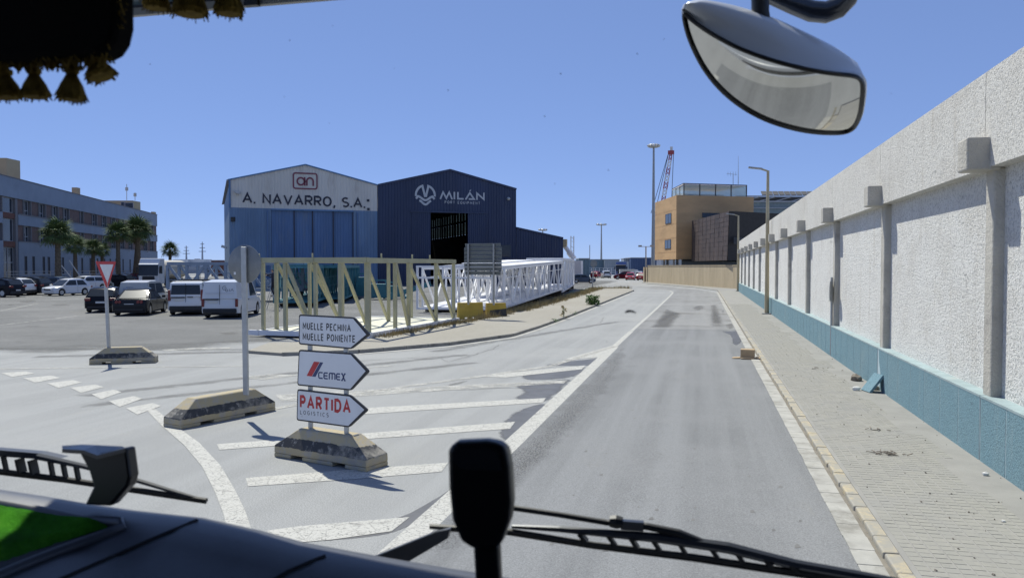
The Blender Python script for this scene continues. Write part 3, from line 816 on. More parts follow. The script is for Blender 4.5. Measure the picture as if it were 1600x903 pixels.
# give way sign
pb = on_plane(170, 547, c3, V((0, 1, 0))); pt_ = on_plane(164.5, 425, c3, V((0, 1, 0)))
gw = thing('give_way_sign', 'red bordered triangular give way sign on a leaning post', 'sign', (pb.x, pb.y, .44))
MB().tube([(pb.x, pb.y, .44), tuple(pt_)], .05, 10).build('post', GALV, gw, world=True, smooth=40)
cen = on_plane(164, 423, c3, V((0, 1, 0)))
to_cam = V((-cen.x, -cen.y, 0)).normalized(); nd = Matrix.Rotation(R(56), 3, 'Z') @ to_cam
tu = V((-nd.y, nd.x, 0)); up = V((0, 0, 1))
lean = (pt_ - V((pb.x, pb.y, .44))).normalized()
up = lean
def tri(r, z=0): 
    pp = [cen + nd * (.055 + z) + tu * (r * math.cos(R(a))) + up * (r * math.sin(R(a)) ) for a in (30, 150, 270)]
    return pp
tp = MB().prism(roundcorner(tri(.53), .05, (0, 1, 2)), nd * -.02).build('sign_panel', REDP, gw, world=True)
MB().prism(tri(.36, .0015), nd * .002).build('sign_face', SIGNW, tp, world=True)
MB().prism(roundcorner([p - nd * .023 for p in tri(.5)], .05, (0, 1, 2)), nd * -.004).build('sign_back', SIGNB, tp, world=True)

# round sign edge-on by the wall
p0 = G(1298.5, 555, .1)
ws = thing('round_sign', 'round road sign turned edge on, on a thin post against the white wall', 'sign', (p0.x, p0.y, .1))
top = onX(1297, 433, p0.x)
MB().tube([(p0.x, p0.y, .1), (p0.x, p0.y, top.z)], .035, 8).build('post', GALV, ws, world=True, smooth=40)
cz = onX(1296, 454, p0.x); 
disc('sign_disc', V((p0.x - .05, p0.y - .05, cz.z)), V((.968, -.25, 0)), .31, .012, SIGNW, ws)
# ------------------------------------------------------------------ steel gangways standing in the yard
CREAM = M('cream_primer', (.39, .375, .24), .6, var=.1, vs=1.5, dirt=(.30, .28, .19), ds=1.2, dlo=.55, dhi=.8)
CREAMD = M('cream_deck', (.62, .60, .47), .65, var=.06, vs=1.5)
WHITEM = M('white_gangway_paint', (.80, .80, .81), .45, var=.04, vs=1.5)
BLUGREY = M('blue_grey_primer', (.24, .29, .36), .55, var=.1, vs=1.5)
TEALM = M('teal_gangway_paint', (.05, .20, .23), .5, var=.12, vs=1.5)
DARKM = M('dark_timber', (.05, .045, .04), .9, var=.2)
def member(root, name, m, a, b, w, h=None, up=(0, 0, 1)):
    return MB().bar(a, b, w, h or w, up).build(name, m, root, world=True)
def gangway(name, label, group, o, u, v, L, W, H, n, m, deckm, base=.25, cw=.16, pw=.12, lean='V', roof=None, rise=0., rail=None, sides=(0, 1), ends=(True, True), decks=True, jit=0):
    """box truss: o is its near corner, u along its length, v across; rise lifts the far end"""
    o = V(o); u = V(u).normalized(); v = V(v).normalized()
    t = thing(name, label, 'gangway', o, 0, group)
    def P(a, b, z): return o + u * a + v * b + V((0, 0, z + rise * a / L))
    for b in ((0, W) if len(sides) == 2 else [(0, W)[s] for s in sides]):
        member(t, 'chord', m, P(0, b, base), P(L, b, base), cw, cw); member(t, 'chord', m, P(0, b, H), P(L, b, H), cw, cw * 1.1)
        for i in range(n + 1):
            a = L * i / n
            member(t, 'post', m, P(a, b, base + cw / 2), P(a, b, H - cw / 2), pw, pw, u)
            if i < n:
                a2 = L * (i + 1) / n; e = pw * .35
                if lean == 'down' or (lean == 'V' and i % 2 == 0): member(t, 'brace', m, P(a + e, b, H - cw * .6), P(a2 - e, b, base + cw * .6), pw * .9, pw * .8, v)
                else: member(t, 'brace', m, P(a2 - e, b, H - cw * .6), P(a + e, b, base + cw * .6), pw * .9, pw * .8, v)
        if rail:
            for z in rail: member(t, 'rail', m, P(0, b - .02, z), P(L, b - .02, z), .045, .045)
    for i in range(n + 1):
        a = L * i / n
        if decks: member(t, 'crossbar', m, P(a, cw / 2, base - .02), P(a, W - cw / 2, base - .02), cw * .7, cw * .7)
        if i in (0, n) or roof or i % 2 == 0: member(t, 'crossbar', m, P(a, cw / 2, H), P(a, W - cw / 2, H), cw * .8, cw * .9)
    if decks:
        k = max(2, n)
        for i in range(k):
            MB().bar(P(L * i / k + .02, W / 2, base + .04), P(L * (i + 1) / k - .02, W / 2, base + .04), W - cw * 1.2, .03).build('deck_plate', deckm, t, world=True)
    if roof:
        a0, a1 = roof
        k = max(2, int((a1 - a0) / 2.4))
        for i in range(k):
            x0, x1 = a0 + (a1 - a0) * i / k, a0 + (a1 - a0) * (i + 1) / k
            MB().bar(P(x0 + .01, W / 2, H + .13), P(x1 - .01, W / 2, H + .13), W + .1, .06).build('roof_panel', deckm, t, world=True)
    for a in (.6, L / 2, L - .6):
        MB().box(P(a, W / 2, base / 2 - .05 + .0), (W if abs(v.x) > .7 else W * .8, .25, max(.06, base + rise * a / L - .16)), (0, 0, math.atan2(v.y, v.x))).build('timber_block', DARKM, t, world=True).location.z -= rise * a / L / 2
    return t, P
# cream one: near corner, road side, running away
o_ = G(575, 527, .1); e_ = G(712, 502, .1)
uu = V((e_.x - o_.x, e_.y - o_.y, 0)); Lc = uu.length + .2; uu.normalize(); vv = V((-uu.y, uu.x, 0))
o_ = V((o_.x, o_.y, 0))
cg = thing('gangway', 'long cream coloured open steel gangway frame on a white deck behind the arrow signs', 'gangway', o_, 0, 'steel gangways in the yard')
def PC(a, b, z): return o_ + uu * a + vv * b + V((0, 0, z))
HT, WC = 2.98, 4.75
def uv_of(px, py, z=.22):
    p = G(px, py, z) - o_; return p.dot(uu), p.dot(vv)
rowR = [.25, 2.6, 3.9, 6.9, Lc - .15]
for a in rowR: member(cg, 'post', CREAM, PC(a, .12, .2), PC(a, .12, HT - .1), .135 if a > .5 else .2, .12, uu)
for i in (2, 3): member(cg, 'brace', CREAM, PC(rowR[i] + .05, .12, HT - .12), PC(rowR[i + 1] - .05, .12, .25), .12, .10, vv)
member(cg, 'brace', CREAM, PC(rowR[1] + .05, .12, HT - .12), PC(rowR[2] - .02, .12, .25), .13, .12, vv)
rowM = [.25] + [max(.8, uv_of(*q)[0]) for q in ((568, 508), (607, 505), (645, 498))]
rowM = [.25, 2.3, 4.4, 6.6, Lc - .15]
vm = 2.35
for a in rowM: member(cg, 'post', CREAM, PC(a, vm, .2), PC(a, vm, HT - .1), .125, .12, uu)
for i in (0, 1, 2): member(cg, 'brace', CREAM, PC(rowM[i] + .05, vm, HT - .12), PC(rowM[i + 1] - .05, vm, .25), .115, .10, vv)
for a in (.2, 1.1, 3.6, 6.2): member(cg, 'post', CREAM, PC(a, WC - .1, .2), PC(a, WC - .1, HT - .1), .125, .12, uu)
member(cg, 'brace', CREAM, PC(1.15, WC - .1, HT - .1), PC(3.55, WC - .1, .3), .12, .10, vv)
member(cg, 'brace', CREAM, PC(3.65, WC - .1, HT - .1), PC(6.1, WC - .1, .3), .12, .10, vv)
for b in (1.2, 3.6): member(cg, 'post', CREAM, PC(.12, b, .2), PC(.12, b, HT - .1), .14, .12, uu)
member(cg, 'brace', CREAM, PC(.14, 3.55, HT - .15), PC(.14, 2.4, .3), .12, .1, uu)
for b in (.12, vm, WC - .1): member(cg, 'chord', CREAM, PC(-.05, b, HT), PC(Lc, b, HT), .15, .18)
member(cg, 'chord', CREAM, PC(.05, .0, HT + .012), PC(.05, WC, HT + .012), .15, .18)
member(cg, 'chord', CREAM, PC(Lc - .1, .2, HT + .012), PC(Lc - .1, WC - .2, HT + .012), .15, .18)
for b in (-.02, WC): member(cg, 'base_beam', WHITEM, PC(-.1, b, .16), PC(Lc + .1, b, .16), .12, .2)
member(cg, 'base_beam', WHITEM, PC(-.02, .1, .165), PC(-.02, WC + .4, .165), .12, .19)
member(cg, 'base_beam', WHITEM, PC(Lc, .1, .165), PC(Lc, WC - .1, .165), .12, .19)
for i in range(6):
    MB().bar(PC(.05 + i * (Lc - .1) / 6 + .01, WC / 2, .2), PC(.05 + (i + 1) * (Lc - .1) / 6 - .01, WC / 2, .2), WC - .2, .04).build('deck_plate', CREAMD, cg, world=True)
for a, b in ((.6, .5), (.6, 4.2), (4, .4), (4, 4.3), (7.6, .4), (7.6, 4.3)): MB().box(PC(a, b, .03), (.5, .3, .06), (0, 0, .5)).build('timber_block', DARKM, cg, world=True)
for a, b in ((.05, 4.7), (.05, 2.35), (1.4, .12), (4.3, .12), (6.2, .12)): MB().tube([PC(a, b, HT + .08), PC(a - .02, b, HT + .26)], .035, 6).build('lifting_lug', CREAM, cg, world=True)

wu, wv = V((-.03, 1, 0)), V((-1, -.03, 0))
gangway('gangway', 'white gangway with tall braced sides nearest the footway kerb, behind the grey board', 'steel gangways in the yard', (-11.55, 46.3, 0), wu, wv, 24.5, 2.25, 2.62, 10, WHITEM, WHITEM, .28, .14, .11, roof=(0, 24.5), rise=.45, rail=(2.05,))
gangway('gangway', 'white gangway standing left of its twin and partly behind the cream frame', 'steel gangways in the yard', (-14.05, 45.2, 0), wu, wv, 24.5, 2.25, 2.62, 10, WHITEM, WHITEM, .28, .14, .11, roof=(9, 24.5), rise=.55, rail=(2.05,))
gangway('gangway', 'far white gangway unit at the end of the white row, close to the bend', 'steel gangways in the yard', (-12.45, 71.6, 0), V((-.115, 1, 0)), V((-1, -.115, 0)), 25, 3.2, 3.35, 8, WHITEM, WHITEM, .45, .17, .13, roof=(0, 25), rise=.1, rail=(2.3,))
mb = MB().span((-16.4, 44.95, 2.05), (-11.7, 45.0, 2.12)); 
pg = thing('portal_frame', 'white portal frame with small openings at the near end of the white gangways', 'frame', (-14, 44.6, 0))
for x in (-16.5, -15.4, -14.9, -14.35, -13.1, -11.9): MB().span((x, 44.55, .2 if x in (-16.5, -14.35, -11.9) else 2.1), (x + .12, 44.65, 2.68)).build('post', WHITEM, pg, world=True)
for z in (2.02, 2.68, .2): MB().span((-16.5, 44.53, z), (-11.78, 44.67, z + .11)).build('rail', WHITEM, pg, world=True)
# blue grey and teal ones farther back
p0 = G(262, 449); p1 = G(420, 449)
gu = V((p1.x - p0.x, p1.y - p0.y, 0)).normalized(); gv = V((-gu.y, gu.x, 0))
d0 = atD(262, 449, 62); 
gangway('gangway', 'blue grey lattice gangway behind the two white vans', 'steel gangways in the yard', (d0.x, d0.y, 0), V((.97, .24, 0)), V((-.24, .97, 0)), 10.5, 2.2, 2.95, 7, BLUGREY, BLUGREY, .9, .22, .2, rail=(1.7, 2.2))
d0 = atD(490, 470, 54)
gangway('gangway', 'teal gangway standing in shade beyond the cream frame', 'steel gangways in the yard', (d0.x, d0.y, 0), V((-.35, .94, 0)), V((-.94, -.35, 0)), 16, 2.6, 2.7, 9, TEALM, TEALM, .35, .16, .14, roof=(0, 16), rail=(1.2, 1.9))
d0 = atD(538, 470, 60)
gangway('gangway', 'second teal gangway, right of the other teal one', 'steel gangways in the yard', (d0.x, d0.y, 0), V((-.35, .94, 0)), V((-.94, -.35, 0)), 16, 2.4, 2.7, 9, TEALM, TEALM, .35, .16, .14, roof=(0, 16), rail=(1.2,))
# teal castings and frames on the yard
def cradle(px, py, D, w, h, label):
    q = atD(px, py, D); t = thing('steel_cradle', label, 'cradle', (q.x, q.y, 0), R(20), 'teal steel cradles on the yard')
    MB().prism([(-w / 2, -.5, .15), (w / 2, -.5, .15), (w * .34, -.5, h), (-w * .34, -.5, h)], (0, 1.0, 0)).build('hopper', TEALM, t, bevel=.03)
    for s in (-1, 1): MB().bar((s * w * .5, -.7, .1), (s * w * .5, .9, .1), .14, .2).build('skid', TEALM, t); MB().bar((s * w * .42, -.55, .2), (s * w * .25, -.55, h + .35), .12).build('upright', TEALM, t)
    MB().bar((-w * .3, -.56, h + .3), (w * .3, -.56, h + .3), .12).build('crossbar', TEALM, t)
cradle(592, 455, 66, 2.2, 1.3, 'teal steel cradle left of the other two, seen through the cream frame')
cradle(617, 454, 68, 1.8, 1.1, 'middle teal steel cradle, lower than its neighbours')
cradle(568, 456, 70, 1.6, 1.8, 'tall teal steel cradle closest to the teal gangway')
q = atD(626, 450, 64); MB().bar((0, 0, .3), (3.2, 1.0, 1.35), .35, .4).build('steel_ramp', TEALM, None, loc=(q.x - 1, q.y, 0))
tag(bpy.data.objects['steel_ramp'], 'tilted teal steel ramp lying right of the teal cradles', 'ramp')

# the worker on a step ladder beyond the cream frame
wp = atD(427, 430, 50); wl = V((-.972, -.233, 0)); ws2 = V((.233, -.972, 0))
FZ = .86
ld = thing('step_ladder', 'narrow grey step ladder under the worker beyond the cream frame', 'ladder', (wp.x, wp.y, 0))
def WP(f, s, z): return V((wp.x, wp.y, z)) + wl * f + ws2 * s
for s in (-.24, .24):
    MB().bar(WP(-.42, s, .01), WP(.12, s * .85, FZ + .45), .05, .035).build('rail', GALV, ld, world=True); MB().bar(WP(.50, s, .01), WP(.12, s * .85, FZ + .45), .04, .03).build('rail', GALV, ld, world=True)
for i in range(5):
    t = (i + .6) / 5 * .8; MB().bar(WP(-.42 + .54 * t, -.22, (FZ + .45) * t), WP(-.42 + .54 * t, .22, (FZ + .45) * t), .07, .025).build('rung', GALV, ld, world=True)
MB().box(WP(.0, 0, FZ - .02), (.34, .42, .035), (0, 0, math.atan2(wl.y, wl.x))).build('platform', GALV, ld, world=True)
def worker():
    sk = [(0, 0, .93, .135, None), (.01, 0, 1.12, .135, 0), (.03, 0, 1.33, .15, 1), (.035, 0, 1.47, .062, 2), (.05, 0, 1.55, .078, 3), (.055, 0, 1.64, .092, 4), (.05, 0, 1.70, .07, 5)]
    def chain(par, pts):
        for q in pts: sk.append((*q, par)); par = len(sk) - 1
        return par
    for s, el, wr in ((1, (.27, .22, 1.36), (.50, .17, 1.47)), (-1, (.20, -.25, 1.20), (.44, -.18, 1.31))):
        w_ = chain(2, [(.03, s * .185, 1.40, .07), (*el, .048), (*wr, .034)]); hx = (wr[0] + .07, wr[1], wr[2] + .02)
        hnd = chain(w_, [(*hx, .032)])
        for k, dy in enumerate((-.027, -.009, .009, .027)):
            L = (.066, .078, .074, .058)[k]; chain(hnd, [(hx[0] + .03, hx[1] + dy, hx[2] + .01, .010), (hx[0] + L, hx[1] + dy * 1.1, hx[2] - .012, .008)])
        chain(w_, [(wr[0] + .05, wr[1] - s * .04, wr[2], .010), (wr[0] + .085, wr[1] - s * .045, wr[2] - .01, .009)])
        ft = chain(0, [(-.005, s * .095, .86, .10), (.05 * s + .02, s * .105, .48, .066), (-.02, s * .105, .10, .047), (.06, s * .11, .045, .045), (.16, s * .115, .035, .034)])
    me = bpy.data.meshes.new('worker'); me.from_pydata([q[:3] for q in sk], [(q[4], i) for i, q in enumerate(sk) if q[4] is not None], []); o = bpy.data.objects.new('worker_skeleton', me); col.objects.link(o)
    o.modifiers.new('skin', 'SKIN'); o.modifiers.new('round', 'SUBSURF').levels = 1
    for i, q in enumerate(sk): me.skin_vertices[0].data[i].radius = (q[3], q[3] * (.8 if 1 <= i <= 2 or i == 0 else 1)); me.skin_vertices[0].data[i].use_root = i == 0
    dg = bpy.context.evaluated_depsgraph_get(); body = bpy.data.meshes.new_from_object(o.evaluated_get(dg)); bpy.data.objects.remove(o)
    body.name = 'person'; body.materials.clear()
    for mm in (M('navy_workwear', (.022, .026, .045), .9, var=.2), M('dark_trousers', (.016, .018, .026), .9, var=.2), M('skin', (.42, .25, .17), .6, var=.05), M('dark_hair', (.015, .012, .010), .8), M('work_boot', (.03, .025, .02), .8)): body.materials.append(mm)
    for f in body.polygons:
        c = f.center; f.use_smooth = True
        f.material_index = 3 if c.z > 1.645 or (c.z > 1.56 and c.x < .02) else 2 if c.z > 1.49 or (c.x > .45 and c.z > 1.2) else 4 if c.z < .11 else 1 if c.z < .95 else 0
    o = bpy.data.objects.new('person', body); col.objects.link(o); o.location = (wp.x, wp.y, FZ); o.rotation_euler = (0, 0, math.atan2(wl.y, wl.x))
    return tag(o, 'worker in dark clothes on a step ladder, reaching to a steel gangway', 'person')
worker()
# grey notice board from behind, on two posts in yellow blocks
YEL = M('yellow_block_paint', (.50, .35, .06), .8, var=.12, vs=2, bump=.3, bs=20, dirt=(.40, .29, .09), ds=2)
YELB = M('black_block_paint', (.05, .05, .05), .8, var=.2)
BOARD = M('board_back', (.15, .165, .165), .55, .3, var=.1, vs=2)
A, B = atD(726, 470, 41.2), atD(784, 470, 40.4)
bf = Face(A, B)
bd = thing('notice_board', 'large grey notice board seen from behind on two posts', 'board', (A.x, A.y, 0))
s0, zb = bf.hit(726, 429.5); s1, _z = bf.hit(784, 429.5); zt = bf.hit(755, 380)[1]
for i in range(8):
    za, zc = zb + (zt - zb) * i / 8, zb + (zt - zb) * (i + 1) / 8
    ins = .06 if i in (0, 7) else 0
    MB().prism([bf.pt(s0 + ins, za + .01), bf.pt(s1 - ins, za + .01), bf.pt(s1 - ins, zc - .012), bf.pt(s0 + ins, zc - .012)], bf.n * .05).build('slat', BOARD, bd, world=True)
    MB().prism([bf.pt(s0 + .06, zc - .05, .05), bf.pt(s1 - .06, zc - .05, .05), bf.pt(s1 - .06, zc - .02, .05), bf.pt(s0 + .06, zc - .02, .05)], bf.n * .03).build('slat_lip', SIGNB, bd, world=True)
for px in (733.5, 773):
    s, _z = bf.hit(px, 450); MB().prism([bf.pt(s - .04, .78, .085), bf.pt(s + .04, .78, .085), bf.pt(s + .04, zt - .05, .085), bf.pt(s - .04, zt - .05, .085)], bf.n * .08).build('post', GALVD, bd, world=True)
def yblock(px0, px1, py, h, label, blk):
    a, b = G(px0, py), G(px1, py - .8); d = V((b.x - a.x, b.y - a.y, 0)); L = d.length; d.normalize()
    c = (a + b) / 2 + V((-.0, .22, 0)); t = thing('barrier_block', label, 'barrier', (c.x, c.y, .0), math.atan2(d.y, d.x), 'yellow barrier blocks')
    mb = MB(); x = L / 2
    mb.span((-x, -.22, 0), (-x * .5, .22, .1)); mb.span((-x * .12, -.22, 0), (x * .12, .22, .1)); mb.span((x * .5, -.22, 0), (x, .22, .1))
    mb.prism([(-x, -.22, .1), (-x, .22, .1), (-x, .2, .2), (-x, .1, h), (-x, -.1, h), (-x, -.2, .2)], (L, 0, 0))
    mb.build('block_body', YEL, t, bevel=.02)
    if blk: MB().prism([(-x * .75, -.214, .12), (x * .98, -.214, .12), (x * .98, -.16, .5), (-x * .75, -.172, .42)], (0, -.006, 0)).build('black_band', YELB, t)
yblock(713, 752, 499, .86, 'plain yellow barrier block under the left post of the notice board', False)
yblock(758, 788, 497.5, .80, 'yellow barrier block with a black band, under the right board post', True)

# round sign on the far footway
p0 = G(925.5, 451, .09); ct = atD(928, 413, 98)
r2 = thing('round_sign', 'small round sign from behind at the far end of the left footway', 'sign', (p0.x, p0.y, .09))
q2 = on_plane(928, 412, p0, V((0, 1, 0)))
MB().bar((p0.x, p0.y, .09), (q2.x, q2.y, q2.z + .4), .12, .08).build('post', GALV, r2, world=True)
disc('sign_disc', q2 + V((0, -.12, 0)), V((.3, -.95, 0)), .42, .03, SIGNB, r2)
# ------------------------------------------------------------------ plants
STRAW = M('straw', (.30, .235, .11), .9, var=.3, vs=4)
WEED = M('weed_leaf', (.09, .17, .04), .6, var=.3, vs=5)
def grass(name, line, n, w, hmin, hmax, m, label, zoff=.09, side=1):
    mb = MB(); rnd = random.Random(n)
    segs = [((b - a).length, a, b) for a, b in zip(line[:-1], line[1:])]; tot = sum(s[0] for s in segs)
    clumps = []
    for _ in range(n // 18):
        r = rnd.uniform(0, tot)
        for L, a, b in segs:
            if r <= L: break
            r -= L
        p = a.lerp(b, min(1, r / L)); d = (b - a).normalized(); nn = V((-d.y, d.x, 0))
        clumps.append((p + nn * rnd.uniform(-.1, 1) * w, rnd.uniform(.35, 1)))
    for c, s in clumps:
        for _ in range(18):
            x, y = c.x + rnd.gauss(0, .16), c.y + rnd.gauss(0, .16); h = rnd.uniform(hmin, hmax) * s
            a = rnd.uniform(0, 6.28); l = rnd.uniform(.1, .7) * h; q = .008 + .012 * rnd.random()
            mb.add([(x - q * math.sin(a), y + q * math.cos(a), zoff - .04), (x + q * math.sin(a), y - q * math.cos(a), zoff - .04), (x + l * math.cos(a), y + l * math.sin(a), zoff + h)], [(0, 1, 2)])
    return tag(mb.build(name, m), label, None, None, 'stuff')
grass('dry_grass', [G(600, 531), G(660, 519), G(712, 509.5), G(770, 499)], 3200, .5, .08, .25, STRAW, 'dry straw coloured grass along the cream gangway')
grass('dry_grass', [G(760, 501), G(830, 486), G(900, 466), G(940, 452), G(985, 451.5)], 9000, 1.0, .15, .5, STRAW, 'dry grass strip beside the white gangways')
grass('green_weeds', [G(905, 462), G(940, 451.5), G(980, 451)], 700, 1.4, .1, .45, WEED, 'green weeds at the tip of the left footway')
def weed(px, py, r, h, n, label, m=WEED):
    c = G(px, py, .05); mb = MB(); rnd = random.Random(px)
    t = thing('weed', label, 'plant', (c.x, c.y, .03), 0, 'weeds growing in the kerb')
    for _ in range(6):
        a = rnd.uniform(0, 6.28); mb.tube([(0, 0, 0), (r * .4 * math.cos(a), r * .4 * math.sin(a), h * .5), (r * .7 * math.cos(a), r * .7 * math.sin(a), h)], [.012, .009, .005], 5)
    mb.build('stem', WEED, t)
    lf = MB()
    for _ in range(n):
        a = rnd.uniform(0, 6.28); q = V((r * rnd.random() * math.cos(a), r * rnd.random() * math.sin(a), h * rnd.uniform(.15, 1.1))); s = rnd.uniform(.05, .11) * (h / .5 + .3)
        e = Euler((rnd.uniform(-.9, .9), rnd.uniform(-.9, .9), a)).to_matrix()
        lf.add([q + e @ V(z) * s for z in ((0, 0, 0), (.6, .45, .1), (1.3, 0, 0), (.6, -.45, .1))], [(0, 1, 2, 3)])
    tag(lf.build('leaf', m, t), kind='stuff')
weed(926, 477, .42, .62, 420, 'leafy green weed growing from the left kerb')
for px, py, h, lb in ((881, 497, .6, 'thin upright weed in the left kerb'), (868, 502.5, .16, 'low weed tuft left of the upright one'), (897, 491, .16, 'low weed tuft right of the upright one')):
    weed(px, py, .09 if h > .5 else .22, h, 24, lb, STRAW if h > .5 else WEED)
BARK = M('palm_bark', (.13, .105, .075), .95, var=.3, vs=6, bump=.8, bs=14)
FROND = M('palm_frond', (.085, .125, .042), .75, var=.35, vs=2, spec=.2)
DEADF = M('dead_frond', (.15, .115, .06), .9, var=.3, vs=3)
def frond_mesh():
    mb = MB(); mb.tube([(0, 0, 0), (.45, 0, .1), (.85, 0, .1)], [.03, .022, .014], 5)
    for i in range(17):
        a = R(-118 + 236 * i / 16); L = 1.12 * (1 - .3 * abs(i - 8) / 8) * random.uniform(.88, 1.08); z = -.16 - .2 * random.random()
        c, s = math.cos(a), math.sin(a); o = V((.85, 0, .1)); m_ = o + V((c * L * .55, s * L * .55, .02)); e = o + V((c * L, s * L, z)); n = V((-s, c, 0)) * .047
        mb.add([o, m_ + n, e, m_ - n], [(0, 1, 3), (1, 2, 3)])
    return mb
FM = frond_mesh()
FR0 = None
def palm(px, D, zc, crown, label, n=34, r=.22, dead=10, lean=0):
    global FR0
    q = atD(px, 430, D); t = thing('palm_tree', label, 'tree', (q.x, q.y, 0), random.uniform(0, 6), 'palm trees by the offices')
    pts = [(lean * k / 8, 0, zc * k / 8) for k in range(9)]
    mb = MB(); rr = []; pp = []
    for k in range(33):
        z = zc * k / 32; pp.append((lean * z / zc, 0, z)); rr.append((r * 1.25 - r * .4 * k / 32) * (1.08 if k % 2 else .94))
    mb.tube(pp, rr, 12).build('trunk', BARK, t, smooth=60)
    cr = bpy.data.objects.new('crown', None); col.objects.link(cr); cr.parent = t; cr.location = (lean, 0, zc)
    s = crown / 3.6
    for k in range(n + dead):
        el = R(80 - 122 * (k / n) ** .9) if k < n else R(-50 - random.uniform(0, 25))
        az = k * 2.39996 + random.uniform(-.25, .25)
        if FR0 is None: FR0 = FM.build('frond', FROND, cr); o = FR0
        else: o = copy_of(FR0, cr)
        sc_ = s * random.uniform(.85, 1.1) * (1 if k < n else .6)
        o.scale = (sc_, sc_, sc_); o.rotation_euler = Euler((random.uniform(-.35, .35), -el, az))
        if k >= n:
            o.material_slots[0].link = 'OBJECT'; o.material_slots[0].material = DEADF
palm(91, 92, 6.3, 4.4, 'tallest left palm, with a wide dark crown, in front of the office block', 46, .3, 6)
palm(118, 104, 5.2, 3.5, 'short palm just right of the tallest left palm', 36, .25, 4)
palm(146, 112, 5.1, 3.4, 'short palm with a yellowish crown between the other palms', 36, .25, 4)
palm(160, 122, 5.0, 3.2, 'small palm half hidden behind the short yellowish palm', 30, .25, 4)
palm(185, 108, 7.0, 4.2, 'slim palm with dark fronds left of the double trunked palm', 44, .26, 6)
palm(216, 112, 7.6, 4.8, 'big palm with a stout trunk near the right end of the office block', 50, .34, 6)
palm(208, 114, 6.6, 3.2, 'thin palm leaning behind the big stout palm', 22, .2, 8, -.6)
palm(266, 150, 5.6, 4.2, 'lone palm standing beyond the white truck', 30, .28, 6)
# ------------------------------------------------------------------ office block on the left
CONC = M('grey_facade_slab', (.27, .325, .40), .8, var=.06, vs=.35, dirt=(.225, .27, .33), ds=.25, dlo=.5, dhi=.75, bump=.1, bs=8)
CONCD = M('dark_facade_trim', (.20, .20, .21), .8, var=.06)
BRICKP = M('brown_brick_panel', (.17, .115, .10), .85, var=.14, vs=1.5, bump=.2, bs=20)
RUST = M('rust_panel', (.16, .07, .05), .8, var=.12)
WINF = M('pale_window_frame', (.42, .43, .45), .5, var=.05)
WGLASS = M('window_glass', (.02, .028, .042), .12, var=.3, vs=.3, spec=.45)
SLOTG = M('slot_glass', (.03, .035, .045), .6, spec=.1)
CURT = M('pale_blind', (.30, .32, .34), .8, var=.1)
OCHRE = M('ochre_plaster', (.50, .41, .25), .85, var=.06, vs=.6)
METAL = M('painted_rail', (.45, .46, .46), .5, .2, var=.08)
ob0, ob1 = atD(0, 273, 100), atD(245, 337, 178)
of = Face(ob0, ob1); SL = of.hit(245, 337)[0]; ZR = 14.2
ofc = thing('office_block', 'long grey three storey office block with brown brick window bands', 'building', (of.o.x, of.o.y, 0))
S_ = -26.0
def oslab(name, s0, s1, z0, z1, off, dep, m, parent=ofc):
    return MB().prism([of.pt(s0, z0, off), of.pt(s1, z0, off), of.pt(s1, z1, off), of.pt(s0, z1, off)], of.n * dep).build(name, m, parent, world=True)
back = 18
MB().prism([of.pt(S_, 0, -.45), of.pt(SL, 0, -.45), of.pt(SL, ZR - .3, -.45), of.pt(S_, ZR - .3, -.45)], of.n * -back).build('core', BRICKP, ofc, world=True)
oslab('parapet_band', S_, SL + .05, 11.65, ZR, -.4, .45, CONC)
oslab('roof_edge', S_, SL + .12, ZR + .003, ZR + .12, -.5, .62, CONCD)
MB().prism([of.pt(SL + .003, 11.65, -.5), of.pt(SL + .003, ZR, -.5), of.pt(SL + .003, ZR, -18), of.pt(SL + .003, 11.65, -18)], of.u * .08).build('end_band', CONC, ofc, world=True)
st0, st1 = of.hit(3, 300)[0], of.hit(27.5, 300)[0]
oslab('floor_band', st1, SL + .05, 8.2, 9.6, -.4, .45, CONC); oslab('base_wall', st1, SL + .05, 0, 6.0, -.4, .45, CONC)
oslab('floor_band', S_, st0, 8.2, 9.6, -.4, .45, CONC); oslab('base_wall', S_, st0, 0, 6.0, -.4, .45, CONC)
for z0, z1 in ((9.55, 9.7), (5.98, 6.1)): oslab('sill_strip', st1, SL, z0, z1, .052, .06, CONCD)
def window(parent, face, s, z0, w, h, off, fr=WINF, gl=WGLASS, mull=1, transom=.33, dep=.1, blind=False, name='window'):
    mb = MB(); f = .07
    def r(a0, a1, b0, b1): mb.prism([face.pt(a0, b0, off), face.pt(a1, b0, off), face.pt(a1, b1, off), face.pt(a0, b1, off)], face.n * dep)
    r(s, s + f, z0, z0 + h); r(s + w - f, s + w, z0, z0 + h); r(s + f, s + w - f, z0, z0 + f); r(s + f, s + w - f, z0 + h - f, z0 + h)
    for k in range(mull): a = s + w * (k + 1) / (mull + 1); r(a - f / 2, a + f / 2, z0 + f, z0 + h - f)
    if transom: 
        for k in range(mull + 1):
            a0 = s + f + (w - f) * k / (mull + 1) ; a1 = s + (w) * (k + 1) / (mull + 1) - f * .6
            r(a0, a1, z0 + h * transom - .04, z0 + h * transom + .04)
    o = mb.build(name, fr, parent, world=True)
    MB().prism([face.pt(s + f, z0 + f, off + .02), face.pt(s + w - f, z0 + f, off + .02), face.pt(s + w - f, z0 + h - f, off + .02), face.pt(s + f, z0 + h - f, off + .02)], face.n * .02).build('pane', gl, o, world=True)
    if blind: MB().prism([face.pt(s + f, z0 + h * .55, off + .045), face.pt(s + w / 2 - f, z0 + h * .55, off + .045), face.pt(s + w / 2 - f, z0 + h - f, off + .045), face.pt(s + f, z0 + h - f, off + .045)], face.n * .01).build('blind', CURT, o, world=True)
    return o
wpx = [43, 66.5, 87, 104, 128, 148, 163, 177, 191, 204, 216, 227, 237]
cs = [of.hit(px, 330)[0] for px in wpx]
rnd = random.Random(5)
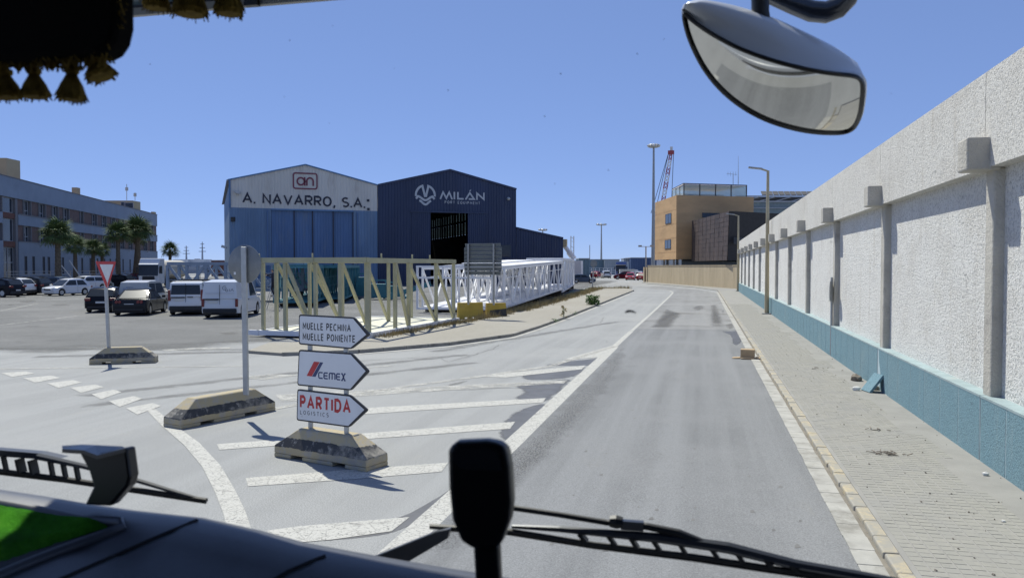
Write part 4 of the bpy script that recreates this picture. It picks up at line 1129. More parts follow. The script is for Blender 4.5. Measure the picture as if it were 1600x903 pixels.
for row, (z0, z1) in enumerate(((9.62, 11.63), (6.05, 8.18))):
    prev = st1
    for k, s in enumerate(cs):
        w = 1.75 if k not in (4,) else .9
        window(ofc, of, s - w / 2, z0 + .02, w, z1 - z0 - .04, -.4, blind=rnd.random() < .55, mull=1 if w > 1 else 0)
        oslab('brick_panel', prev + .1, s - w / 2 - .5, z0, z1, -.42, .30, BRICKP)
        oslab('reveal', s - w / 2 - .45, s - w / 2 - .25, z0, z1, -.42, .42, CONCD); oslab('reveal', s + w / 2 + .3, s + w / 2 + .5, z0, z1, -.42, .42, CONCD)
        prev = s + w / 2 + .5
    oslab('brick_panel', prev + .1, SL - .05, z0, z1, -.42, .30, BRICKP)
# stair glazing at the left end
for z0, z1 in ((9.7, 13 - 1.2), (6.0, 8.9), (.3, 5.2)): window(ofc, of, st0 + .25, z0, st1 - st0 - 1.2, min(z1, 11.6) - z0, -.4, mull=1 if z0 < 1 else 0, transom=.6 if z0 < 1 else 0, gl=WGLASS if z0 < 9 else WGLASS)
for z0, z1 in ((8.95, 9.65), (5.25, 5.95)): oslab('spandrel', st0 + .1, st1 - .1, z0, z1, -.4, .3, RUST)
oslab('column', st1 - .75, st1 - .05, 0, 11.6, -.42, .4, CONCD); oslab('column', st0 + .0, st0 + .22, 0, 11.6, -.42, .4, CONCD)
for px in (40, 52, 68, 76, 98, 116, 128, 141, 152, 163, 172, 181, 192, 203, 213, 222, 231):
    s = of.hit(px, 410)[0]; oslab('slot_window', s - .4, s + .4, 1.6, 4.1, .03, .03, SLOTG)
    oslab('slot_frame', s - .5, s - .42, 1.6, 4.15, .045, .05, CONCD)
for px in (53, 62, 100, 135, 168, 196, 225):
    q = of.hit(px, 380)[0]; MB().tube([of.pt(q, 5.6, .05), of.pt(q, 5.75, .6)], .03, 6).build('lamp_arm', METAL, ofc, world=True); MB().box(of.pt(q, 5.75, .75), (.35, .35, .1)).build('lamp_head', METAL, ofc, world=True)
def roofbox(px0, px1, ytop, D, dep, m, label=None):
    a, b = atD(px0, ytop, D), atD(px1, ytop, D)
    f2 = Face(a, b); L = (b - a).xy.length
    return MB().prism([f2.pt(0, ZR - .6), f2.pt(L, ZR - .6), f2.pt(L, a.z), f2.pt(0, a.z)], f2.n * -dep).build('roof_box', m, ofc, world=True)
roofbox(-30, 10, 247, 108, 3, OCHRE); roofbox(112, 119.5, 293, 140, 1.2, OCHRE); roofbox(150, 207, 313.5, 164, 3.5, OCHRE); roofbox(236, 240, 331, 178, 1.2, OCHRE)
f2 = Face(atD(150, 312, 164), atD(207, 312, 164)); s = f2.hit(201, 320)[0]; window(ofc, f2, s - .9, f2.hit(201, 326)[1], 1.9, 1.2, .01, mull=0, transom=0); s = f2.hit(193, 320)[0]; window(ofc, f2, s - .5, f2.hit(201, 325)[1], .9, 1.2, .01, mull=0, transom=0)
for px, y0, y1 in ((198, 288, 313), (211, 301, 313)):
    a, b = atD(px, y0, 168), atD(px, y1, 168); MB().tube([b, a], .07, 6).build('antenna', METAL, ofc, world=True); MB().box(atD(px, (y0 * .7 + y1 * .3), 168), (.5, .3, .7)).build('antenna_panel', METAL, ofc, world=True)
# railing along the raised entrance
rl = Face(atD(10, 440, 96), atD(320, 430, 128)); rt = thing('railing', 'pale two bar railing in front of the office block', 'railing', (rl.o.x, rl.o.y, 0))
Lr = rl.hit(330, 430)[0]
for z in (1.4, 2.1, 1.75): MB().bar(rl.pt(0, z), rl.pt(Lr, z), .06).build('rail', METAL, rt, world=True)
k = 0
while k < Lr: MB().bar(rl.pt(k, 0), rl.pt(k, 2.1), .06).build('post', METAL, rt, world=True); k += 3.0
for i, (px, x2) in enumerate(((96, 113), (108, 128))):
    a, b = atD(px, 415 if i == 0 else 407, 98), atD(x2, 436, 98)
    mt = tag(MB().tube([b, a], .07, 8).build('flagpole', METAL), ['thin slanting metal pole beside the tallest left palm', 'thin slanting metal pole under the short palms'][i], 'pole')

# ------------------------------------------------------------------ the two sheds
NBLUE = M('weathered_blue_cladding', (.155, .245, .37), .55, var=.14, vs=.5, dirt=(.23, .29, .36), ds=.6, dlo=.46, dhi=.75, scale=(1, 1, .22))
NDOOR = M('blue_door_cladding', (.11, .195, .35), .55, var=.14, vs=.25, dirt=(.15, .21, .31), ds=.6, scale=(1, 1, .22))
NWHITE = M('dirty_white_cladding', (.66, .63, .57), .6, var=.06, vs=.3, dirt=(.52, .48, .42), ds=.8, dlo=.5, dhi=.75, scale=(1, 1, .22))
MBLUE = M('navy_cladding', (.028, .045, .100), .5, var=.15, vs=.3, dirt=(.045, .06, .105), ds=.7, dlo=.5, dhi=.75, scale=(1, 1, .2))
NTRIM = M('blue_trim', (.10, .21, .38), .5, var=.08)
ROOFM = M('shed_roof', (.30, .31, .33), .6, var=.08, vs=.2)
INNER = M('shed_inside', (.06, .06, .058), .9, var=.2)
LETK = M('dark_lettering', (.03, .032, .05), .6, var=.05)
LETM = M('maroon_logo', (.20, .05, .075), .6, var=.06)
LETW = M('pale_lettering', (.50, .52, .54), .55, var=.04)
def corr(face, s0, s1, zb, zt, off, name, m, parent, pitch=.42, dep=.07):
    """ribbed sheet: zb, zt numbers or functions of s"""
    zbf = zb if callable(zb) else (lambda s: zb); ztf = zt if callable(zt) else (lambda s: zt)
    mb = MB(); n = max(2, int((s1 - s0) / pitch)); S = []
    for i in range(n):
        a = s0 + (s1 - s0) * i / n; w = (s1 - s0) / n
        S += [(a, 0), (a + w * .55, 0), (a + w * .65, dep), (a + w * .9, dep)]
    S.append((s1, 0))
    vs = [face.pt(s, zbf(s), off + d) for s, d in S] + [face.pt(s, ztf(s), off + d) for s, d in S]; k = len(S)
    mb.add(vs, [(i, i + 1, i + 1 + k, i + k) for i in range(k - 1)])
    # folded rim at the back so that the sheet has thickness
    bk = [face.pt(s, zbf(s), off - .03) for s, d in S] + [face.pt(s, ztf(s), off - .03) for s, d in S]
    mb.add(bk, [(i + k, i + 1 + k, i + 1, i) for i in range(k - 1)])
    return mb.build(name, m, parent, world=True)
sf = Face(atD(357, 280, 108), atD(590, 290, 115.2))
sN = [sf.hit(px, y) for px, y in ((357.5, 280), (477, 257.5), (589.5, 290))]
EZ = (sN[0][1] + sN[2][1]) / 2; AZ = sN[1][1]; s0, sa, s1 = sN[0][0], (sN[0][0] + sN[2][0]) / 2, sN[2][0]
def ztN(s): return EZ + (AZ - EZ) * (1 - abs(s - sa) / (sa - s0))
zbN = sf.hit(470, 327)[1]
nv = thing('shed', 'blue corrugated shed with a white gable lettered A. NAVARRO, S.A.', 'shed', (sf.o.x, sf.o.y, 0), 0, 'port sheds')
corr(sf, s0 + .12, s1, zbN, lambda s: ztN(s) - .06, 0, 'gable_panel', NWHITE, nv)
d0, d1 = sf.hit(424, 380)[0], sf.hit(552, 380)[0]
corr(sf, s0, d0, 0, zbN, .01, 'wall_panel', NBLUE, nv); corr(sf, d1, s1, 0, zbN, .01, 'wall_panel', NBLUE, nv)
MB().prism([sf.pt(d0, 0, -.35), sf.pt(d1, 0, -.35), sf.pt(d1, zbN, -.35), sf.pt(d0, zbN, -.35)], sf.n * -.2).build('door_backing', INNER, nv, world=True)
dpx = [424, 460, 489, 521, 552]
for i in range(4):
    a, b = sf.hit(dpx[i], 380)[0], sf.hit(dpx[i + 1], 380)[0]
    corr(sf, a + .05, b - .05, .1, zbN - .15, -.12 - .09 * (i % 2), 'door_leaf', NDOOR, nv, .36)
    MB().prism([sf.pt(b - .1, .1, -.05), sf.pt(b + .06, .1, -.05), sf.pt(b + .06, zbN - .15, -.05), sf.pt(b - .1, zbN - .15, -.05)], sf.n * .06).build('door_edge', LETK, nv, world=True)
for a, b in ((s0 - .1, sa), (sa, s1 + .05)): MB().bar(sf.pt(a, ztN(a) - .0, .08), sf.pt(b, ztN(b), .08), .3, .16).build('verge_trim', NTRIM, nv, world=True)
MB().bar(sf.pt(s0 + .1, zbN, .1), sf.pt(s0 + .1, EZ, .1), .16, .2).build('corner_trim', NTRIM, nv, world=True)
MB().bar(sf.pt(d0, zbN - .12, .1), sf.pt(d1, zbN - .12, .1), .25, .2).build('door_rail', NTRIM, nv, world=True)
MB().prism([sf.pt(s0 + .1, 0, -.1), sf.pt(s0 + .1, EZ, -.1), sf.pt(s0 + .1, EZ, -45), sf.pt(s0 + .1, 0, -45)], sf.u * .15).build('side_wall', NBLUE, nv, world=True)
for a, b in ((s0 - .3, sa), (sa, s1)): MB().prism([sf.pt(a, ztN(a) - .1, -.1), sf.pt(b, ztN(b) - .1, -.1), sf.pt(b, ztN(b) - .1, -45), sf.pt(a, ztN(a) - .1, -45)], (0, 0, .16)).build('roof_sheet', ROOFM, nv, world=True)
for px, y in ((371, 301), (350, 386)):
    MB().box(sf.pt(sf.hit(px, y)[0], sf.hit(px, y)[1], .4), (.7, .5, .35), (0, .3, .5)).build('floodlight', METAL, nv, world=True)
MB().box(sf.pt(sf.hit(364, 343)[0], sf.hit(364, 343)[1], .15), (.5, .3, .6)).build('wall_box', INNER, nv, world=True)
MB().bar(sf.pt(sf.hit(364, 345)[0], 6, .1), sf.pt(d0, 8.9, .1), .03, .03) 
def lay2(face, parent, body, x0, y0, x1, y1, xh, yh, mat, off=.1, **kw):
    P = lambda a, b: face.pt(*face.hit(a, b), off)
    o = P(x0, y0); u = P(x1, y1) - o; v = P(xh, yh) - o
    return sign_writing('letter', body, o, u, v, mat, parent, **kw)
lay2(sf, nv, 'A. NAVARRO, S.A.', 378.5, 317.5, 570, 325.5, 378.5, 301, LETK, wt=.165, gap=.2, wide=1.15)
for px, y in ((575, 313.5), (575.5, 327)): q = sf.hit(px, y); MB().prism([sf.pt(q[0] - .18, q[1] - .18, .09), sf.pt(q[0] + .18, q[1] - .18, .09), sf.pt(q[0] + .18, q[1] + .18, .09), sf.pt(q[0] - .18, q[1] + .18, .09)], sf.n * .02).build('lettering_dot', LETK, nv, world=True)
a_, b_ = sf.hit(457, 296), sf.hit(496.5, 270.5)
def logoN(x, y): return sf.pt(a_[0] + (b_[0] - a_[0]) * x / 4, a_[1] + (b_[1] - a_[1]) * y / 2.7, .1)
rr = [(.15, .15 + .3), (.25, .22), (.45, .15), (3.55, .15), (3.75, .22), (3.85, .45), (3.85, 2.25), (3.75, 2.48), (3.55, 2.55), (.45, 2.55), (.25, 2.48), (.15, 2.25), (.15, .45)]
mb = MB(); strokes(mb, [rr], .22, logoN); strokes(mb, [arc(1.3, 1.28, .56, 0, 360, 22), [(1.9, 1.95), (1.9, .62)], [(2.25, .62), (2.25, 1.3)] + arc(2.75, 1.35, .5, 180, 0, 14) + [(3.25, .62)], [(1.86, 1.28), (2.25, 1.28)]], .26, logoN)
mb.build('logo', LETM, nv, world=True)
for s in (d0 - .5, d1 + .6): MB().tube([sf.pt(s, .1, .2), sf.pt(s, zbN - .3, .2)], .09, 8).build('downpipe', NDOOR, nv, world=True)
# navy shed
mf = Face(atD(590, 289, 115.2), atD(807, 296, 122))
m0 = 0.05; m1 = mf.hit(806.5, 300)[0]; ml0 = mf.hit(592, 289.5)[1]; ma = mf.hit(703, 300)[0]; mz = mf.hit(703, 266)[1]; mr = mf.hit(806.5, 296)[1]
def ztM(s): return ml0 + (mz - ml0) * (s - m0) / (ma - m0) if s < ma else mr + (mz - mr) * (m1 - s) / (m1 - ma)
ms = thing('shed', 'navy corrugated shed with an open door and the lettering MILÁN PORT EQUIPMENT', 'shed', (mf.o.x, mf.o.y, 0), 0, 'port sheds')
o0, o1 = mf.hit(672.5, 400)[0], mf.hit(731, 400)[0]; oz = mf.hit(700, 333)[1]
corr(mf, m0, o0, 0, ztM, 0, 'wall_panel', MBLUE, ms); corr(mf, o1, m1, 0, ztM, 0, 'wall_panel', MBLUE, ms); corr(mf, o0, o1, oz, ztM, 0.003, 'wall_panel', MBLUE, ms)
l0, l1 = mf.hit(643.5, 400)[0], mf.hit(760, 400)[0]
corr(mf, l0, o0, 0, oz, .16, 'door_leaf', MBLUE, ms, .3); corr(mf, o1, l1, 0, oz, .16, 'door_leaf', MBLUE, ms, .3)
MB().bar(mf.pt(l0 - .2, oz + .12, .22), mf.pt(l1 + .2, oz + .12, .22), .22, .2).build('door_rail', MBLUE, ms, world=True)
for a, b in ((m0, ma), (ma, m1)):
    MB().bar(mf.pt(a, ztM(a) + .02, .08), mf.pt(b, ztM(b) + .02, .08), .3, .26).build('verge_trim', MBLUE, ms, world=True)
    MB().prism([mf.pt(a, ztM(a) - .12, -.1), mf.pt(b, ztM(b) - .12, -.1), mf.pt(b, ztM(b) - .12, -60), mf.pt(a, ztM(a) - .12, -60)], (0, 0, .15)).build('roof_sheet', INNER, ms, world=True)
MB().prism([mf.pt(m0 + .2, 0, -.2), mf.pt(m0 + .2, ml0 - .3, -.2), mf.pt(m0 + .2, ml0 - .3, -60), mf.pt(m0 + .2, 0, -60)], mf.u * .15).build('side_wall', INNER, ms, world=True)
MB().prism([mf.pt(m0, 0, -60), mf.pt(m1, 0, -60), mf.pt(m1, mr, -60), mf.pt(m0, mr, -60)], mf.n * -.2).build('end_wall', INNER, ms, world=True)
# right wall: clad below and between, two rows of openings that let the sky in
def rw(z0, z1, d0, d1, m=INNER, name='side_wall'):
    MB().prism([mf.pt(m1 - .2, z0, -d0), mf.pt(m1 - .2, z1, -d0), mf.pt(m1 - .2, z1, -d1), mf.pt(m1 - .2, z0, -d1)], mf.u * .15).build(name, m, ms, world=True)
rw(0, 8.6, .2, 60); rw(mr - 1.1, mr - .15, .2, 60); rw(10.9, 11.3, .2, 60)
PANEL, nt, b_, new, ln = _nt('dirty_skylight')
tb_ = new('ShaderNodeBsdfTransparent'); tb_.inputs['Color'].default_value = (.26, .26, .21, 1); ln(tb_.outputs[0], nt.nodes['Material Output'].inputs['Surface'])
for z0_, z1_ in ((8.65, 10.88), (11.32, mr - 1.12)): MB().prism([mf.pt(m1 - .1, z0_, -.4), mf.pt(m1 - .1, z1_, -.4), mf.pt(m1 - .1, z1_, -59.8), mf.pt(m1 - .1, z0_, -59.8)], mf.u * .02).build('skylight', PANEL, ms, world=True)
k = .2
while k < 60:
    rw(8.6, mr - 1.1, k, k + .9 + .5 * random.random(), INNER, 'side_post'); k += 2.1
sh = lambda px, y: mf.hit(px, y)
for d in range(4, 58, 6): MB().bar(mf.pt(m0 + .4, mr - 1.6, -d), mf.pt(m1 - .4, mr - 1.6, -d), .3, .6).build('roof_beam', INNER, ms, world=True)
le = Face(mf.pt(m1, 0), atD(880, 372, 124.5)); ls = le.hit(879.5, 372)
lz = le.hit(808, 356)[1]
corr(le, .05, ls[0], 0, lambda s: lz + (ls[1] - lz) * s / ls[0], 0, 'annex_wall', MBLUE, ms)
MB().bar(le.pt(0, lz, .06), le.pt(ls[0], ls[1], .06), .28, .24).build('annex_trim', MBLUE, ms, world=True)
MB().prism([le.pt(0, lz - .1, -.1), le.pt(ls[0], ls[1] - .1, -.1), le.pt(ls[0], ls[1] - .1, -60), le.pt(0, lz - .1, -60)], (0, 0, .12)).build('annex_roof', ROOFM, ms, world=True)
MB().prism([le.pt(ls[0] - .02, 0, -.05), le.pt(ls[0] - .02, ls[1] - .1, -.05), le.pt(ls[0] - .02, ls[1] - .1, -60), le.pt(ls[0] - .02, 0, -60)], le.u * .1).build('annex_side', MBLUE, ms, world=True)
for px, y in ((793, 311),): q = mf.hit(px, y); MB().lathe([(.05, -.3), (.22, -.1), (.28, .1), (.1, .2)], 10, mf.pt(q[0], q[1], .4), 'y').build('floodlight', METAL, ms, world=True)
q = le.hit(790, 392) ; wq = mf.hit(789, 392)
MB().prism([mf.pt(wq[0] - .9, wq[1] - .9, .075), mf.pt(wq[0] + .9, wq[1] - .9, .075), mf.pt(wq[0] + .9, wq[1] + .9, .075), mf.pt(wq[0] - .9, wq[1] + .9, .075)], mf.n * .05).build('window', WGLASS, ms, world=True)
lay2(mf, ms, 'PORT EQUIPMENT', 694.5, 318.2, 749.8, 320.0, 694.5, 313.9, LETW, wt=.16, gap=.45, wide=1.0)
lay2(le, ms, 'C CMA', 806, 409.5, 824, 409.5, 806, 405.5, LETW, off=.1, wt=.2, gap=.3)
q0, q1 = mf.hit(686.5, 311.2), mf.hit(758.2, 313)
hz = mf.hit(690, 299.2)[1] - q0[1]
def t3(a, b): return mf.pt(q0[0] + (q1[0] - q0[0]) * a / 7.2, q0[1] + (q1[1] - q0[1]) * a / 7.2 + hz * b / 1.2, .1)
MIL = [[(.12, .0), (.55, 1.08), (1.05, .15), (1.5, 1.08), (1.95, .0)], [(2.3, 0), (2.3, 1.16)], [(2.85, 1.16), (2.85, .11), (3.75, .11)], [(4.05, .0), (4.72, 1.08), (5.4, .11), (4.55, .11)], [(5.85, 0), (5.85, 1.05), (6.95, .12), (6.95, 1.16)]]
for q in MIL: strokes(MB(), [q], .25, t3).build('letter', LETW, ms, world=True)
mb = MB(); mb.add([t3(4.62, 1.33), t3(4.8, 1.33), t3(5.0, 1.58), t3(4.72, 1.52)], [(0, 1, 2, 3)]); mb.build('accent', LETW, ms, world=True)
q0 = mf.hit(664.4, 305.2); qr = mf.hit(680.7, 305.2)[0] - q0[0]
def t4(a, b): return mf.pt(q0[0] + qr * a, q0[1] + qr * b, .1)
mb = MB()
strokes(mb, [arc(0, 0, .90, 187, 108, 12) + [(-.24, .70), (-.04, -.08), (.06, -.08), (.26, .70)] + arc(0, 0, .90, 72, -7, 12)], .20, t4)
wv1 = [(-.88, -.36)] + [(-.72 + .1 * i, -.12 - .22 * (1 - math.cos(2 * math.pi * i / 14.4)) * .5 * 1.6) for i in range(15)] + [(.88, -.36)]
wv2 = [(x * .8, y - .40) for x, y in wv1[1:-1]]
strokes(mb, [wv1], .20, t4); strokes(mb, [wv2], .20, t4); mb.build('logo', LETW, ms, world=True)

# ------------------------------------------------------------------ ochre concrete building, dark box, garden wall
OCC = M('ochre_concrete', (.60, .38, .19), .85, var=.10, vs=.22, dirt=(.49, .30, .15), ds=.18, dlo=.5, dhi=.75, scale=(1, 1, 3.5))
COP = M('dark_bronze_panel', (.085, .060, .050), .6, .1, var=.25, vs=.5)
COP_SHADE = M('black_panel', (.022, .02, .021), .5, .2, var=.2)  # darker copy of the cladding: shade of the right face put into the colour
GARD = M('ochre_wall', (.52, .425, .285), .9, var=.08, vs=.5, dirt=(.43, .345, .225), ds=.6, dlo=.5, dhi=.75, scale=(2, 2, .4))
GLS, nt, b_, new, ln = _nt('rooftop_glass')
tb_ = new('ShaderNodeBsdfTransparent'); tb_.inputs['Color'].default_value = (.86, .93, .90, 1)
b_.inputs['Base Color'].default_value = (.50, .58, .56, 1); b_.inputs['Roughness'].default_value = .15
mx_ = new('ShaderNodeMixShader'); mx_.inputs[0].default_value = .5; ln(tb_.outputs[0], mx_.inputs[1]); ln(b_.outputs[0], mx_.inputs[2]); ln(mx_.outputs[0], nt.nodes['Material Output'].inputs['Surface'])
FRM = M('dark_frame', (.07, .075, .08), .5, .3, var=.1)
tc = atD(1057, 305, 118)
tl = Face(tc, atD(1023.5, 314.5, 132)); tr = Face(tc, atD(1177.5, 305.5, 121))
TZ = 13.27; TB = tr.hit(1060, 405)[1]
LL = tl.hit(1023.5, 330)[0]; LR = tr.hit(1177.5, 330)[0]
ab = thing('office_building', 'ochre concrete block with a glass box on its roof', 'building', (tc.x, tc.y, 0))
cn = tl.pt(0, 0); pl = tl.pt(LL, 0); pr_ = tr.pt(LR, 0); bk = pl + (pr_ - cn) * 1.0
MB().prism([V((p.x, p.y, TB)) for p in (cn, pr_, pr_ + (pl - cn) * 1.2, pl)], (0, 0, TZ - TB)).build('upper_block', OCC, ab, world=True)
ins = (pr_ - cn).normalized() * 1.2 + (pl - cn).normalized() * 1.2
MB().prism([V((p.x, p.y, 0)) for p in (cn + ins, pr_ + ins * .5, pr_ + (pl - cn), pl + (pr_ - cn).normalized() * 1.2)], (0, 0, TB - .003)).build('ground_floor_glazing', M('shaded_glazing', (.10, .12, .125), .15, var=.1), ab, world=True)  # recessed glazing in one even dark tone
for s in (.35, .8): MB().box(tl.pt(LL * s, TB / 2, -.9), (.3, .3, TB - .02)).build('column', METAL, ab, world=True)
for (x0, x1, y0, y1) in ((1040.2, 1049, 335.3, 348.5), (1039.2, 1048.4, 375.3, 388.3)):
    a, b = tl.hit(x1, y1), tl.hit(x0, y0); window(ab, tl, a[0], a[1], b[0] - a[0], b[1] - a[1], .01, fr=FRM, mull=1, transom=0, dep=.06)
a, b = tr.hit(1097, 340), tr.hit(1124, 333); window(ab, tr, a[0], a[1], b[0] - a[0], b[1] - a[1], .01, fr=FRM, mull=3, transom=0, dep=.06)
for y in (345, 366, 387): # formwork lines
    pass
for f_, L in ((tl, LL), (tr, LR)):
    for z in (4.9, 7.0, 9.1, 11.2): MB().prism([f_.pt(.02, z, .004), f_.pt(L - .02, z, .004), f_.pt(L - .02, z + .05, .004), f_.pt(.02, z + .05, .004)], f_.n * .012).build('formwork_line', OCC, ab, world=True)
# roof glass room
gr = thing('rooftop_room', 'glass walled room on the flat roof of the ochre building', 'room', (tc.x, tc.y, TZ))
gc = atD(1068.5, 305, 121.5); gl_ = Face(gc, atD(1052, 305, 129.5)); gR = Face(gc, atD(1166.5, 305, 124.3))
GZ = gR.hit(1069, 286.5)[1]; Lg = gR.hit(1166.5, 290)[0]; Ll = 9.0
for i in range(4):
    a, b = Lg * i / 4 + .08, Lg * (i + 1) / 4 - .08
    MB().prism([gR.pt(a, TZ + .1), gR.pt(b, TZ + .1), gR.pt(b, GZ - .18), gR.pt(a, GZ - .18)], gR.n * -.02).build('pane', GLS, gr, world=True)
for i in range(5): s = Lg * i / 4; MB().box(gR.pt(s, (TZ + GZ) / 2), (.13, .13, GZ - TZ), (0, 0, math.atan2(gR.u.y, gR.u.x))).build('mullion', FRM, gr, world=True)
for i in range(3):
    a, b = Ll * i / 3 + .06, Ll * (i + 1) / 3 - .06
    MB().prism([gl_.pt(a, TZ + .1), gl_.pt(b, TZ + .1), gl_.pt(b, GZ - .18), gl_.pt(a, GZ - .18)], gl_.n * -.02).build('pane', GLS, gr, world=True)
    MB().box(gl_.pt(b, (TZ + GZ) / 2), (.1, .1, GZ - TZ)).build('mullion', FRM, gr, world=True)
q = [gR.pt(-.1, GZ), gR.pt(Lg + .1, GZ), gR.pt(Lg + .1, GZ, -9), gl_.pt(Ll, GZ)]
MB().prism([V((p.x, p.y, GZ - .07)) for p in q], (0, 0, .1)).build('roof_slab', FRM, gr, world=True)
MB().prism([V((p.x, p.y, GZ - .2)) for p in q], (0, 0, .1)).build('ceiling', WHITEM, gr, world=True)
MB().prism([gR.pt(1.5, TZ + .05, -5), gR.pt(Lg - 1, TZ + .05, -5), gR.pt(Lg - 1, TZ + 1.0, -5), gR.pt(1.5, TZ + 1.0, -5)], gR.n * -.5).build('plant_unit', WHITEM, gr, world=True)
a, b = atD(1153.5, 244, 128), atD(1153.5, 288, 128); tag(MB().tube([b, a], [.06, .02], 6).build('antenna_mast', METAL), 'thin tall whip antenna rising behind the rooftop glass room', 'antenna')
a, b = atD(1145.5, 272, 127), atD(1145.5, 288, 127); an = thing('television_aerial', 'small television aerial on the rooftop glass room', 'antenna', b)
MB().tube([b, a], .05, 6).build('pole', METAL, an, world=True)
MB().bar(a + V((-1, 0, .1)), a + V((.6, .3, -.1)), .05).build('boom', METAL, an, world=True)
for t in (-.8, -.4, 0, .4): MB().bar(a + V((t, -.1, .35)), a + V((t, .1, -.3)), .04).build('rod', METAL, an, world=True)
# dark box
dc = atD(1140, 330, 96); db = Face(dc, atD(1081.5, 345.7, 117)); dr = Face(dc, atD(1260, 326, 103))
dk = thing('bronze_box', 'dark bronze panelled box building jutting out behind the white wall', 'building', (dc.x, dc.y, 0))
z1 = dc.z; z0 = db.hit(1136, 407)[1]; Ld = db.hit(1081.5, 350)[0]; Lk = dr.hit(1262, 326)[0]
low = db.u * .9
A = [db.pt(0, z1), db.pt(Ld, z1), db.pt(Ld, z0), db.pt(.75, z0)]
MB().prism(A, (dr.u * Lk)).build('box_body', COP_SHADE, dk, world=True)
nr, nc = 10, 9
for r in range(nr):
    for c_ in range(nc):
        t0, t1 = r / nr, (r + 1) / nr
        def P_(u, t): return db.pt(Ld * u + (1 - u) * .75 * t, z1 + (z0 - z1) * t, .02)
        u0, u1 = c_ / nc, (c_ + 1) / nc; g = .003; off = db.n * (.02 + .03 * random.random())
        MB().prism([P_(u0 + g, t0 + g), P_(u1 - g, t0 + g), P_(u1 - g, t1 - g), P_(u0 + g, t1 - g)], off).build('panel', COP, dk, world=True)
for i in range(7):
    s, zz = dr.hit(1146, 372 + i * 1.5)
    MB().prism([dr.pt(s, zz, .03), dr.pt(s + 2.6, zz, .03), dr.pt(s + 2.6, zz + .07, .03), dr.pt(s, zz + .07, .03)], dr.n * .05).build('louvre', FRM, dk, world=True)
# solar roof behind
cv = thing('canopy_roof', 'dark slatted canopy roof behind the ochre building and bronze box', 'roof', atD(1230, 330, 134))
cf = Face(atD(1176, 310, 134), atD(1300, 310, 134.5)); Lcv = cf.len
z_ = lambda y: cf.hit(1230, y)[1]
SLAT = M('canopy_slat', (.10, .095, .085), .6, .2, var=.15, vs=.4)
for i in range(12):
    s = 1.6 + i * (Lcv - 1.6) / 12; w = (Lcv - 1.6) / 12 - .10; k_ = .55
    MB().prism([cf.pt(s, z_(305.5), 0), cf.pt(s + w, z_(305.5), 0), cf.pt(s + w + k_, z_(300) + .2, -2.2), cf.pt(s + k_, z_(300) + .2, -2.2)], (0, 0, .12)).build('panel', SLAT, cv, world=True)
MB().bar(cf.pt(-3, z_(307), .3), cf.pt(Lcv, z_(307), .3), .2, .18).build('beam', METAL, cv, world=True)
MB().bar(cf.pt(-3, z_(315.3), .3), cf.pt(Lcv, z_(315.3), .3), .2, .2).build('beam', METAL, cv, world=True)
MB().bar(cf.pt(-3, z_(325.5), .3), cf.pt(Lcv, z_(325.5), .3), .2, .12).build('beam', METAL, cv, world=True)
for i in range(6): s = -1.5 + i * Lcv / 5; MB().bar(cf.pt(s, z_(314.5), .1), cf.pt(s + 2.6, z_(308), .1), .14).build('strut', METAL, cv, world=True)
MB().prism([cf.pt(-3, z_(315), -.6), cf.pt(Lcv, z_(315), -.6), cf.pt(Lcv, z_(307.5), -.6), cf.pt(-3, z_(307.5), -.6)], cf.n * -1.0).build('soffit', SLAT, cv, world=True)
MB().prism([cf.pt(-3, 0, 0), cf.pt(Lcv, 0, 0), cf.pt(Lcv, z_(316), 0), cf.pt(-3, z_(316), 0)], cf.n * -6).build('glazed_wall', M('pale_green_glazing', (.22, .27, .27), .3, var=.1), cv, world=True)
# garden wall
g0, g1 = G(1158, 451.5, .09), G(1012, 440.5, .09); gf = Face(g0, g1); Lw = gf.len
gw_ = thing('garden_wall', 'low ochre wall curving along the bend below the ochre building', 'wall', (g0.x, g0.y, 0))
n = 14
for i in range(n):
    a, b = Lw * i / n, Lw * (i + 1) / n
    MB().prism([gf.pt(a + .01, 0), gf.pt(b - .01, 0), gf.pt(b - .01, 2.8), gf.pt(a + .01, 2.8)], gf.n * -.3).build('wall_panel', GARD, gw_, world=True)
MB().prism([gf.pt(-.1, 2.803, .05), gf.pt(Lw + .1, 2.803, .05), gf.pt(Lw + .1, 2.803, -.35), gf.pt(-.1, 2.803, -.35)], (0, 0, .1)).build('coping', GARD, gw_, world=True)
for s in (Lw + .02, Lw + 1.9): MB().prism([gf.pt(s, 0, .1), gf.pt(s + .7, 0, .1), gf.pt(s + .7, 2.6, .1), gf.pt(s, 2.6, .1)], gf.n * -.7).build('gate_pier', GARD, gw_, world=True)
MB().prism([gf.pt(Lw + .75, .1, -.1), gf.pt(Lw + 1.85, .1, -.1), gf.pt(Lw + 1.85, 2.3, -.1), gf.pt(Lw + .75, 2.3, -.1)], gf.n * -.08).build('gate', RUST, gw_, world=True)

